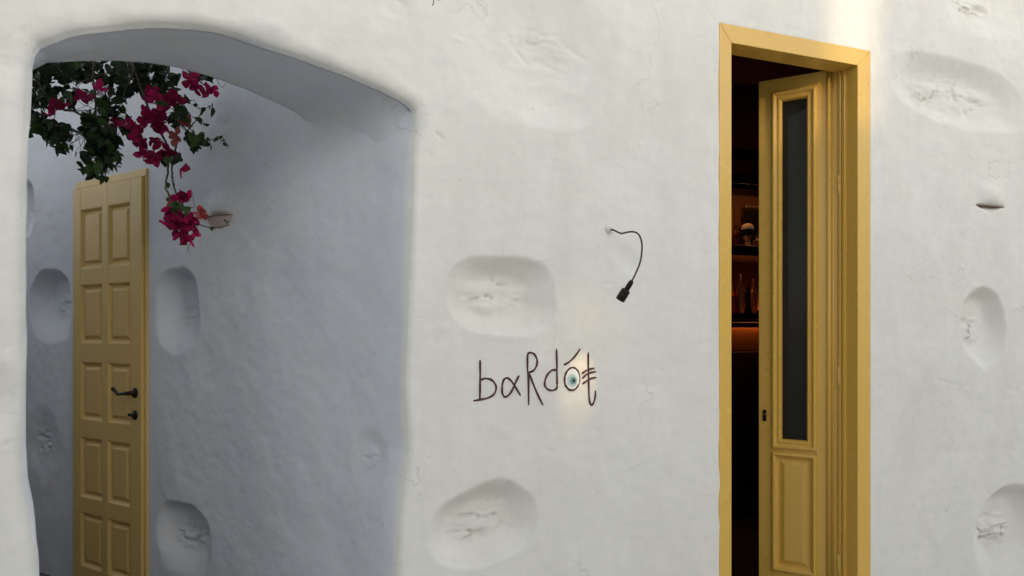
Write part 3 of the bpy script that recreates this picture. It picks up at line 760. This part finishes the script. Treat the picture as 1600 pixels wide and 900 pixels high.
# ----------------------------------------------------------------- gooseneck sign lamp
bs, bz, bY = wall_pt(951, 358)
lamp = empty('sign_lamp', (bs, 0, bz), 'small dark gooseneck lamp bent down over the lettering', 'lamp')
bn = facade_n(bs, bz)
vs, fs = lathe((bs, bn + .01, bz), [(.019, 0), (.018, .012), (.014, .017), (.007, .020)], 14, (0, -1, 0))
vs = [v + Vector((.003 * math.sin(i * 1.7), 0, .003 * math.cos(i * 2.3))) for i, v in enumerate(vs)]
obj('wall_plug', vs, fs, M['plaster'], lamp, True)
def lz(x, y): return 920 + x / 5.625, 330 + y / 5.625
arm_px = [(185, 160), (228, 171), (285, 195), (340, 184), (398, 182), (440, 208), (464, 270), (466, 350), (453, 440), (418, 535), (376, 618)]
arm = []
outs = [0.0, .035, .075, .105, .135, .162, .185, .20, .21, .215, .215]
for (x, y), oo in zip(arm_px, outs):
    s, n, = wall_pt(*lz(x, y))[:2]; Yw = wall_pt(*lz(x, y))[2]
    arm.append(at(*lz(x, y), Yw * (1 + (-oo) / 2.507)))       # nearer the street by oo
arm[0] = Vector((bs + .004, bn - .004, bz - .002))
vs, fs = tube(catmull(arm, 6), .0034, 8); obj('gooseneck', vs, fs, M['rubber'], lamp, True)
h0 = arm[-1]; Yh = wall_pt(*lz(376, 618))[2] * (1 - .215 / 2.507)
h1 = at(*lz(268, 790), Yh * 1.009)
ax = (h1 - h0).normalized(); HL = (h1 - h0).length
vs, fs = lathe(h0 - ax * .004, [(.0045, 0), (.0085, .004), (.0095, HL * .18), (.0095, HL * .42), (.0085, HL * .44), (.0165, HL * .50), (.0170, HL * .60), (.0160, HL * .62), (.0172, HL * .64), (.0172, HL * .98), (.0150, HL), (.0135, HL * .97)], 18, ax); obj('lamp_head', vs, fs, M['iron'], lamp, True)
vs, fs = lathe(h1 - ax * .0075, [(.013, 0), (.0128, .002)], 16, ax); obj('lens', vs, fs, M['bulb'], lamp)
ts, tz, _ = wall_pt(903, 600)
ld = bpy.data.lights.new('sign_spot', 'SPOT'); lo = bpy.data.objects.new('sign_spot', ld); COL.objects.link(lo)
ld.energy = 1.05; ld.color = (1.0, .70, .36); ld.spot_size = math.radians(31); ld.spot_blend = 1.0; ld.shadow_soft_size = .008
p_ = h1 + ax * .004; lo.location = p_ - wpos(lamp); lo.parent = lamp
lo.rotation_euler = (Vector((ts, 0, tz)) - p_).to_track_quat('-Z', 'Y').to_euler()

# ----------------------------------------------------------------- recessed wall lights under plaster hoods
def wall_light(s0, z0, nfun, mat, label, sz=1.0, hh=.036, pw=.8, sg=-1):
    root = empty('wall_light', nfun(s0, z0, 0), label, 'wall light', 'small clay wall lights')
    n = 22; V = []; Fc = []
    for i in range(n + 1):
        x = -1 + 2 * i / n; h = hh * max(1 - abs(x), 0) ** pw * sz
        for k in range(7):
            t_ = k / 6; dp = (.031 * sz * (1 - t_) * (1.2 - x * x)) if h > 1e-4 else 0
            V.append(nfun(s0 + x * .100 * sz, z0 - .002 - h * t_ * .97, sg * dp + .0005))
        if i:
            for k in range(6): a_ = (i - 1) * 7 + k; b_ = i * 7 + k; Fc.append([a_, b_, b_ + 1, a_ + 1])
    obj('reflector', V, Fc, mat, root, True)
    V = []; Fc = []
    for i in range(n + 1):
        x = -1 + 2 * i / n; o_ = (.002 if sg < 0 else .046) * max(1 - x * x, 0) ** (1.5 if sg < 0 else .5) * sz
        V += [nfun(s0 + x * .102 * sz, z0 + .0015, o_ + .001), nfun(s0 + x * .102 * sz, z0 + .0015, -.035), nfun(s0 + x * .102 * sz, z0 - .0015, o_ + .001), nfun(s0 + x * .102 * sz, z0 - .0015, -.035)]
        if i: a_ = 4 * (i - 1); b_ = 4 * i; Fc += [[a_, b_, b_ + 1, a_ + 1], [a_ + 2, a_ + 3, b_ + 3, b_ + 2], [a_, a_ + 2, b_ + 2, b_]]
    obj('lip', V, Fc, M['terracotta'], root)
    return root
s0, z0, _ = wall_pt(*LIGHT_PX)
wall_light(s0, z0, lambda s, z, o: Vector((s, -o, z)), M['terracotta'], 'small recessed wall light with brown lip, right of the open ochre door')
def pfun(l, z, o): return passage_surface(l, z, o)[0]
wall_light(PL0, PLZ, pfun, M['pinkclay'], 'small pinkish clay wall light beside the hanging flowers in the passage', 1.0, .062, .3, 1)

# ----------------------------------------------------------------- dark bar room behind the door
R0, R1, RY0, RY1, RZT = .55, 4.4, .16, 2.42, 2.98
hs0, hs1 = DOOR_IN0 - .03, DOOR_IN1 + .06
def wallq(name, q): return sheet(name, q, M['darkwall'])
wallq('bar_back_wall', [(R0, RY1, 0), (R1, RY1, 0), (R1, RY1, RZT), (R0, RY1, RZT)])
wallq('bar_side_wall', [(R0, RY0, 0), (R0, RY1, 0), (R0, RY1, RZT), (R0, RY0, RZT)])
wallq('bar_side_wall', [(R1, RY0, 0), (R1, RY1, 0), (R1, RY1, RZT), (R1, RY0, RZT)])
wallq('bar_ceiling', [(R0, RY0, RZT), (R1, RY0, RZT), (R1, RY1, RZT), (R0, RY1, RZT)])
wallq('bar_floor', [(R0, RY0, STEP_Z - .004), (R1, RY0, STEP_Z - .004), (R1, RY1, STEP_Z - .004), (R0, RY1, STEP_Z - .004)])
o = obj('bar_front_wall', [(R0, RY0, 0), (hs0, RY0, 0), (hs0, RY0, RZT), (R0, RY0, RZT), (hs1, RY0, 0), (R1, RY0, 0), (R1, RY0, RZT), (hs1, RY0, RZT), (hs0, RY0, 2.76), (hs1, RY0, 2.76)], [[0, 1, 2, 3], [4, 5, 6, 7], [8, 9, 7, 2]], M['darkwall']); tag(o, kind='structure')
BX0, BX1, BY = 1.9, 3.5, 1.92
bb = empty('back_bar', ((BX0 + BX1) / 2, BY + .2, STEP_Z), 'dark wooden bar shelving glowing amber, glimpsed through the open door', 'shelf')
def bpart(nm, x0, x1, y0, y1, z0, z1, mat, bev=.004): return box(nm, WN, x0, x1, y0, y1, z0, z1, mat, bb, bev, 1)
def bz_(y, Y=5.45): return 1.5 + (HY - y) / F * Y
bpart('back_panel', BX0, BX1, 2.34, 2.38, STEP_Z, 2.9, simple('amber lit panel', (.16, .072, .03), .6))
bpart('side_panel', BX0 - .04, BX0 - .001, BY, 2.38, STEP_Z, 2.9, M['walnut']); bpart('side_panel', BX1 + .001, BX1 + .04, BY, 2.38, STEP_Z, 2.9, M['walnut'])
bpart('shelf', BX0, BX1, BY, 2.339, bz_(399), bz_(383), M['walnut']); bpart('shelf', BX0, BX1, BY + .03, 2.339, bz_(285), bz_(272), M['walnut'])
bpart('shelf', BX0, BX1, BY + .03, 2.339, bz_(496), bz_(489), M['walnut'])
bpart('counter', BX0, BX1, BY - .12, 2.339, bz_(504), bz_(499), M['walnut'])
bpart('counter_front', BX0, BX1, BY - .02, BY + .03, bz_(548), bz_(504) - .001, M['copper'])
bpart('cupboard', BX0, BX1, BY - .04, 2.339, STEP_Z, bz_(549) - .001, M['walnut'])
bpart('counter_lip', BX0, BX1, BY - .12, BY - .105, bz_(512), bz_(504) - .001, M['walnut'])
bpart('shelf_lip', BX0, BX1, BY + .03, BY + .045, bz_(293), bz_(285) - .001, M['walnut'])
bpart('shelf_lip', BX0, BX1, 2.262, 2.272, bz_(489) + .001, bz_(481), M['walnut'])
bpart('light_strip', BX0 + .02, BX1 - .02, BY - .095, BY - .085, bz_(507), bz_(505), M['led'], 0)
bpart('light_strip', BX0 + .02, BX1 - .02, 2.30, 2.33, bz_(488), bz_(485), M['led_red'], 0)
bpart('light_strip', BX0 + .02, BX1 - .02, BY + .05, BY + .07, bz_(288), bz_(286), M['led'], 0)
bpart('light_strip', BX0 + .02, BX1 - .02, 2.31, 2.33, bz_(271), bz_(269), emit('dim red strip', (1.0, .15, .06), .5), 0)
def room_x(px, n):          # s of the sight line through pixel column px at depth n behind the facade
    u = (px - 800) / F; dx, dn = cam2world(u, 1); dx -= CAM[0]; dn -= CAM[1]; k = (n - CAM[1]) / dn; return CAM[0] + dx * k
def bottle(px, n, zb, h, r, mat, label, prof=None):
    s = room_x(px, n)
    pr = prof or [(r * .9, 0), (r, .01), (r, h * .58), (r * .92, h * .64), (r * .38, h * .76), (r * .34, h * .96), (r * .40, h * .965), (r * .40, h)]
    vs, fs = lathe((s, n, zb), pr, 14); o = obj('bottle', vs, fs, mat, None, True); return tag(o, label, 'bottle', 'bottles behind the bar')
zA, zB, zC = bz_(383) + .001, bz_(489) + .001, bz_(272) + .001
s = room_x(1168, 2.05); lp = empty('shelf_lamp', (s, 2.05, zA), 'cream mushroom shaped table lamp on the bar shelf', 'lamp')
vs, fs = lathe((s, 2.05, zA), [(.045, 0), (.045, .012), (.022, .02), (.018, .05), (.030, .075), (.034, .09)], 18); obj('lamp_base', vs, fs, M['cream'], lp, True)
vs, fs = lathe((s, 2.05, zA + .0905), [(.036, 0), (.037, .045), (.034, .05)], 18); obj('lamp_band', vs, fs, M['darkbottle'], lp, True)
vs, fs = lathe((s, 2.05, zA + .141), [(.048, 0), (.046, .015), (.034, .034), (.012, .044)], 18); obj('lamp_shade', vs, fs, emit('glowing cream shade', (.75, .55, .33), .02), lp, True)
bottle(1150, 2.08, zA, .17, .030, M['amber'], 'short amber bottle on the bar shelf nearest the left frame post')
bottle(1160, 2.20, zA, .26, .026, M['darkbottle'], 'dark bottle standing behind the cream lamp on the bar shelf')
bottle(1183, 2.10, zA, .10, .034, M['clearbottle'], 'squat pale bottle on the bar shelf beside the door leaf')
s1 = room_x(1172, 2.25); o = box('framed_picture', WN, s1, s1 + .16, 2.30, 2.32, bz_(378), bz_(303), M['darkbottle'], None, .003, 1)
tag(o, 'dark rectangular panel leaning on the glowing wall above the bar shelf', 'picture')
for k, (px, nn, hh, rr, mm, lb_) in enumerate(((1147, 2.12, .22, .030, 'amber', 'amber bottle on the lower bar shelf beside the left frame post'), (1158, 2.10, .30, .027, 'clearbottle', 'tall pale bottle in the middle of the lower bar shelf'), (1169, 2.16, .26, .028, 'darkbottle', 'dark bottle among the pale ones on the lower bar shelf'), (1178, 2.10, .27, .024, 'clearbottle', 'slim pale bottle on the lower bar shelf beside the door leaf'))):
    bottle(px, nn, zB, hh, rr, M[mm], lb_)
for k, (px, lb_) in enumerate(((1150, 'red lit tumbler on the top bar shelf, leftmost of three'), (1163, 'red lit tumbler on the top bar shelf, middle of three'), (1177, 'red lit tumbler on the top bar shelf, rightmost of three'))):
    s = room_x(px, 2.12); vs, fs = lathe((s, 2.12, zC), [(.026, 0), (.030, .004), (.033, .06), (.031, .06), (.027, .008)], 14); o = obj('tumbler', vs, fs, M['clearbottle'], None, True); tag(o, lb_, 'glass', 'tumblers on the top bar shelf')

# ----------------------------------------------------------------- bougainvillea over the passage
root_p = PS(1.2, .10, .115)
bg_ = empty('bougainvillea', root_p, 'dark leaved bougainvillea with magenta bracts trailing over the passage behind the arch', 'plant')
def bp(x, y, Y): return at(30 + x / 2.812, 80 + y / 2.812, Y)
branches = []
def branch(pts, r0, r1, mat='twig', per=6):
    p = catmull(pts, per); n = len(p)
    p = [q + Vector((random.uniform(-1, 1), random.uniform(-1, 1), random.uniform(-1, 1))) * r0 * .35 for q in p]
    vs, fs = tube(p, [r0 + (r1 - r0) * i / (n - 1) for i in range(n)], 7); obj('branch', vs, fs, M[mat], bg_, True)
    branches.append(p); return p
topw = PS(1.25, .06, 2.58)
branch([root_p, PS(1.22, .09, .8), PS(1.30, .08, 1.7), topw], .022, .015, 'bark')
A = bp(-40, 40, 3.15)
branch([topw, topw + Vector((.10, -.05, .22)), bp(-60, -40, 3.2), bp(60, -10, 3.15), bp(200, 10, 3.1), bp(330, 30, 3.05), bp(480, 20, 3.1), bp(640, 45, 3.2)], .015, .005, 'bark')
branch([topw + Vector((.02, 0, .02)), bp(-80, 200, 3.25), bp(30, 240, 3.2), bp(120, 245, 3.15), bp(220, 260, 3.1), bp(320, 300, 3.05)], .012, .004, 'bark')
branch([topw, bp(-40, 300, 3.1), bp(60, 318, 3.05), bp(200, 335, 3.02), bp(290, 370, 3.0), bp(340, 400, 3.0)], .010, .004, 'bark')
branch([bp(330, 30, 3.05), bp(325, 120, 3.04), bp(335, 220, 3.02), bp(330, 330, 3.0), bp(350, 480, 3.0), bp(365, 570, 3.0)], .006, .002)
branch([bp(60, -10, 3.15), bp(150, 60, 3.05), bp(240, 130, 3.0), bp(300, 125, 3.0), bp(400, 90, 3.0)], .005, .002)
branch([bp(480, 20, 3.1), bp(520, 120, 3.06), bp(560, 230, 3.02), bp(600, 320, 3.0), bp(650, 420, 3.0), bp(655, 520, 3.0), bp(645, 600, 3.0), bp(680, 660, 3.0), bp(720, 720, 3.0)], .006, .003)
branch([bp(640, 45, 3.2), bp(680, 180, 3.08), bp(690, 300, 3.03), bp(688, 420, 3.0), bp(672, 520, 3.0), bp(685, 610, 3.0), bp(720, 690, 3.0), bp(745, 740, 3.0)], .005, .0028)
branch([bp(690, 300, 3.03), bp(740, 350, 3.02), bp(790, 390, 3.0), bp(850, 388, 3.0), bp(885, 375, 3.0), bp(915, 412, 3.0)], .003, .0015)
branch([bp(740, 350, 3.02), bp(780, 300, 3.02), bp(815, 255, 3.02), bp(850, 235, 3.02)], .0025, .0012)
branch([bp(640, 45, 3.2), bp(740, 80, 3.12), bp(800, 140, 3.1), bp(860, 170, 3.1)], .004, .002)
branch([bp(760, 750, 3.0), bp(800, 765, 3.0), bp(845, 775, 3.0), bp(890, 770, 3.0), bp(925, 764, 3.0)], .0028, .0015)
branch([bp(745, 740, 3.0), bp(768, 800, 3.0), bp(748, 850, 3.0), bp(735, 885, 3.0)], .0018, .0010)
branch([bp(748, 850, 3.0), bp(720, 852, 3.0), bp(700, 848, 3.0)], .0010, .0007)
branch([bp(740, 860, 3.0), bp(756, 898, 3.0)], .0010, .0007)
branch([bp(745, 730, 3.0), bp(750, 690, 3.0), bp(800, 685, 3.0)], .0011, .0007)
branch([bp(770, 680, 3.0), bp(760, 620, 3.0), bp(752, 590, 3.0)], .0011, .0007)
branch([bp(860, 110, 3.12), bp(890, 160, 3.1), bp(905, 140, 3.1)], .0015, .0008)
branch([bp(30, 60, 3.0), bp(120, 190, 2.98), bp(150, 240, 2.97)], .003, .0015)
branch([bp(450, 40, 3.0), bp(500, 80, 2.98), bp(440, 240, 2.98), bp(430, 320, 2.98)], .003, .0015)

def leaf_mesh(k):
    rr = random.Random(k); L = 1.0; wd = rr.uniform(.56, .70); bend = rr.uniform(.10, .28); fold = rr.uniform(.10, .22)
    prof = [(0, .0), (.12, .62), (.32, 1.0), (.55, .86), (.78, .48), (1.0, .0)]
    V = []; Fc = []
    for (t_, w_) in prof:
        zb = -bend * t_ * t_
        V += [(t_, -w_ * wd / 2, zb + fold * w_ * .5), (t_, 0, zb), (t_, w_ * wd / 2, zb + fold * w_ * .5)]
    for i in range(len(prof) - 1):
        a_ = 3 * i; Fc += [[a_, a_ + 1, a_ + 4, a_ + 3], [a_ + 1, a_ + 2, a_ + 5, a_ + 4]]
    me = bpy.data.meshes.new('leaf'); me.from_pydata(V, [], Fc); me.update(); me.materials.append(M['leaf'])
    me.polygons.foreach_set('use_smooth', np.ones(len(me.polygons), bool)); return me
leaf_me = [leaf_mesh(k) for k in range(5)]
def flower_mesh(k, mat):
    rr = random.Random(100 + k); V = []; Fc = []
    for b_ in range(3):
        az = b_ * 2.094 + rr.uniform(-.25, .25); tilt = rr.uniform(.15, .75); wd = rr.uniform(.72, .9)
        d = Vector((math.cos(az) * math.cos(tilt), math.sin(az) * math.cos(tilt), math.sin(tilt))); sd_ = Vector((-math.sin(az), math.cos(az), 0)); nn = d.cross(sd_)
        prof = [(0.02, .12), (.2, .72), (.42, 1.0), (.65, .88), (.85, .52), (1.0, .06)]; k0 = len(V)
        for (t_, w_) in prof:
            for c in (-1, -.5, 0, .5, 1):
                rip = .05 * math.sin(c * 5 + t_ * 9 + b_) * t_
                V.append(d * t_ + sd_ * (c * w_ * wd / 2) + nn * (.22 * t_ * t_ - .16 * (1 - abs(c)) * w_ * -1 * .5 + rip))
        for i in range(len(prof) - 1):
            for c in range(4): a_ = k0 + i * 5 + c; Fc.append([a_, a_ + 1, a_ + 6, a_ + 5])
    me = bpy.data.meshes.new('flower'); me.from_pydata([tuple(v) for v in V], [], Fc); me.update(); me.materials.append(mat)
    me.polygons.foreach_set('use_smooth', np.ones(len(me.polygons), bool)); return me
fl_me = [flower_mesh(k, M['bract']) for k in range(5)]; fl_old = [flower_mesh(9, M['bract_old'])]
def place(name, me, pos, direction, up, size):
    x = Vector(direction).normalized(); z = (Vector(up) - x * Vector(up).dot(x)).normalized(); y = z.cross(x)
    o = bpy.data.objects.new(name, me); COL.objects.link(o); o.parent = bg_
    R = Matrix((x, y, z)).transposed().to_4x4()
    o.matrix_basis = Matrix.Translation(Vector(pos) - wpos(bg_)) @ R @ Matrix.Scale(size, 4)
    return o
def rv(s=1.0): return Vector((random.gauss(0, s), random.gauss(0, s), random.gauss(0, s)))
leaf_spots = []
# clumps of leaves: x, y, half width, half height (units of the enlarged detail), how many, depth
clumps = [(70, 90, 75, 70, 46, 3.08), (90, 190, 75, 55, 34, 3.10), (60, 290, 60, 30, 16, 3.08), (180, 90, 80, 50, 40, 3.12), (260, 80, 80, 50, 36, 3.12),
          (150, 350, 60, 45, 22, 3.03), (190, 400, 40, 40, 12, 3.02), (100, 330, 60, 30, 12, 3.03), (330, 330, 55, 60, 34, 3.0), (370, 400, 75, 60, 48, 3.0), (360, 470, 85, 50, 40, 3.0), (330, 520, 55, 35, 14, 3.0),
          (400, 90, 80, 55, 34, 3.10), (430, 200, 60, 60, 20, 3.08), (500, 110, 70, 60, 34, 3.12), (590, 90, 70, 50, 30, 3.14), (640, 140, 60, 60, 24, 3.12), (600, 190, 60, 50, 18, 3.08),
          (230, 200, 90, 45, 16, 3.06), (380, 260, 50, 60, 14, 3.05), (470, 330, 35, 40, 9, 3.03), (700, 300, 40, 55, 16, 3.03), (660, 470, 45, 25, 9, 3.0), (800, 110, 60, 15, 10, 3.12),
          (780, 400, 42, 28, 13, 3.0), (700, 700, 40, 30, 9, 3.0)]
for (x, y, a_, b_, n_, Y) in clumps:
    for k in range(int(n_ * 1.5)):
        r_ = math.sqrt(random.random()); an = random.uniform(0, 2 * math.pi)
        leaf_spots.append((x + a_ * r_ * math.cos(an), y + b_ * r_ * math.sin(an), Y + random.gauss(0, .07), random.uniform(.030, .046)))
fixed = [(740, 370, .032), (755, 215, .030), (775, 235, .028), (735, 210, .034), (790, 300, .036), (820, 320, .034), (850, 270, .032), (850, 240, .022), (808, 258, .026), (842, 420, .030), (885, 380, .020), (725, 385, .022), (752, 330, .020), (765, 318, .022), (800, 275, .018), (835, 248, .020), (795, 385, .024), (812, 405, .026), (828, 388, .020), (870, 385, .020), (895, 395, .018), (755, 395, .028), (783, 415, .030), (905, 410, .022), (918, 420, .016), (860, 392, .018), (770, 430, .036),
         (845, 778, .026), (853, 775, .018), (905, 745, .014), (915, 750, .012), (650, 575, .022), (655, 590, .024), (680, 590, .020), (662, 640, .026), (655, 655, .026), (690, 640, .024), (648, 560, .014), (676, 555, .012), (365, 565, .034), (380, 560, .030), (345, 555, .028), (270, 500, .032), (250, 455, .026), (310, 540, .034), (420, 510, .034), (45, 370, .036), (120, 400, .034), (170, 440, .036), (230, 425, .026), (55, 350, .034)]
for (x, y, sz) in fixed: leaf_spots.append((x, y, 3.0, sz))
twv, twf = [], []
allpts = [q for b_ in branches[1:] for q in b_]
random.shuffle(leaf_spots)
built = 0; rest_v, rest_f = [], []
for (x, y, Y, sz) in sorted(leaf_spots, key=lambda q: q[2]):
    p = bp(x, y, Y)
    if p.z > 2.9: continue
    dirn = Vector((0, 0, -1)) * random.uniform(.2, 1.0) + rv(.55); up = rv(.6) + Vector((0, -.5, .7))
    me = random.choice(leaf_me); sz *= 1.3 if sz > .0285 else 1.1
    if built < 290:
        place('leaf', me, p - dirn.normalized() * sz * .5, dirn, up, sz); built += 1
    else:
        xx = dirn.normalized(); z_a = (up - xx * up.dot(xx)).normalized(); yy = z_a.cross(xx); k0 = len(rest_v)
        for v in me.vertices: rest_v.append(p + (xx * (v.co.x - .5) + yy * v.co.y + z_a * v.co.z) * sz)
        for f in me.polygons: rest_f.append([i + k0 for i in f.vertices])
    near = min(allpts, key=lambda q: (q - p).length_squared)
    if (near - p).length < .16:
        v, f = tube([near, (near + p) / 2 + rv(.004), p - dirn.normalized() * sz * .5], [.0016, .0012, .0008], 4); k0 = len(twv); twv += v; twf += [[i + k0 for i in q] for q in f]
if rest_v:
    o = obj('foliage', rest_v, rest_f, M['leaf'], bg_, True); o['kind'] = 'stuff'
o = obj('twigs', twv, twf, M['twig'], bg_, True); o['kind'] = 'stuff'
flowers = [(560, 270), (600, 320), (545, 300), (625, 335), (540, 370), (585, 385), (515, 345), (505, 385), (560, 430), (600, 470), (640, 435), (665, 450), (570, 475), (545, 455), (625, 405), (670, 205), (650, 225), (640, 255), (620, 265), (690, 215),
           (712, 512), (440, 305), (425, 325), (460, 320), (275, 190), (265, 205), (290, 205), (190, 238), (140, 285), (150, 235), (350, 165), (765, 120), (750, 150), (770, 165), (745, 125), (820, 182), (860, 172), (838, 178), (580, 175), (590, 200), (570, 205),
           (680, 700), (670, 690), (730, 635), (715, 655), (738, 650), (700, 760), (740, 790), (770, 740), (720, 815), (650, 755), (755, 765), (690, 778), (725, 745), (710, 800), (760, 785), (680, 745), (745, 735), (740, 820), (700, 730), (500, 320), (610, 440), (590, 290), (530, 410)]
flowers += [(x + random.gauss(0, 14), y + random.gauss(0, 14)) for (x, y) in flowers if (480 < x < 700 or y > 600) and random.random() < .45]
for (x, y) in flowers:
    dirn = rv(1.0); up = Vector((random.gauss(0, .5), -1 + random.gauss(0, .4), random.gauss(-.1, .5)))
    place('flower', random.choice(fl_me), bp(x, y, 2.975 + random.gauss(0, .02)), dirn, up, random.uniform(.034, .045))
for (x, y) in ((725, 300), (690, 365), (800, 712), (735, 315), (685, 385), (812, 720)):
    place('flower', fl_old[0], bp(x, y, 2.99), rv(1.0), Vector((random.gauss(0, .4), -1, random.gauss(0, .4))), .034)

# ----------------------------------------------------------------- houses across the street (behind the viewer); unseen sun blockers, their gap skewed to pass a patch of sun
NB = -10.0
kx = -SUND.x / SUND.y * -NB; kz = -SUND.z / SUND.y * -NB          # shift of a ray from the facade back to the houses
gs0 = wall_pt(1294, 0)[0] + kx; gs1 = wall_pt(1370, 0)[0] + kx
zg = 1.5 + (HY - 178) / F * 3.356 + kz
def house(name, x0, x1, h, label, k0=0.0, k1=0.0):
    r_ = empty(name, ((x0 + x1) / 2, NB - 2.5, 0), label, 'house')
    V = [Vector((x, y, z)) for z in (0, h) for (x, y) in ((x0, NB), (x1, NB), (x1 + k1, NB - 5), (x0 + k0, NB - 5))]
    obj('wall', V, [[0, 1, 5, 4], [1, 2, 6, 5], [2, 3, 7, 6], [3, 0, 4, 7], [4, 5, 6, 7]], M['plaster'], r_)
    n = int((x1 - x0) // 2.6)
    for k in range(n):
        xc = x0 + (x1 - x0) * (k + .5) / n
        for zb in (1.1, 3.2):
            w_ = box('window', WN, xc - .4, xc + .4, NB - .02, NB + .03, zb, zb + 1.15, M['ochre_pale'], r_, .01, 1)
            for sx in (-.2, .2): box('pane', WN, xc + sx - .16, xc + sx + .16, NB + .031, NB + .036, zb + .08, zb + 1.07, M['darkbottle'], w_)
KD = -SUND.x / SUND.y * 5  # gap sides follow the sun so its patch gets through
house('shading_house', -13, gs0, 4.98, 'unseen long white house across the street, placed to block the sun, left of the narrow gap', 0, KD)
house('shading_house', gs1, 14, 4.98, 'unseen white house across the street, placed to block the sun, right of the narrow gap', KD, 0)
o = box('gap_blocker', WN, gs0 - .4, gs1 + .6, NB - .5, NB - .2, 0, zg, M['plaster'], None, .0); tag(o, 'unseen white wall added in the gap across the street to cut off the sun patch below', 'wall')
o = box('gap_shade_bar', WN, gs0 - .3, gs1 + .5, NB - .36, NB - .33, zg + .145, zg + .185, M['iron'], None, .004, 1); tag(o, 'unseen iron bar added across the gap to put a darker band in the sun patch', 'railing')
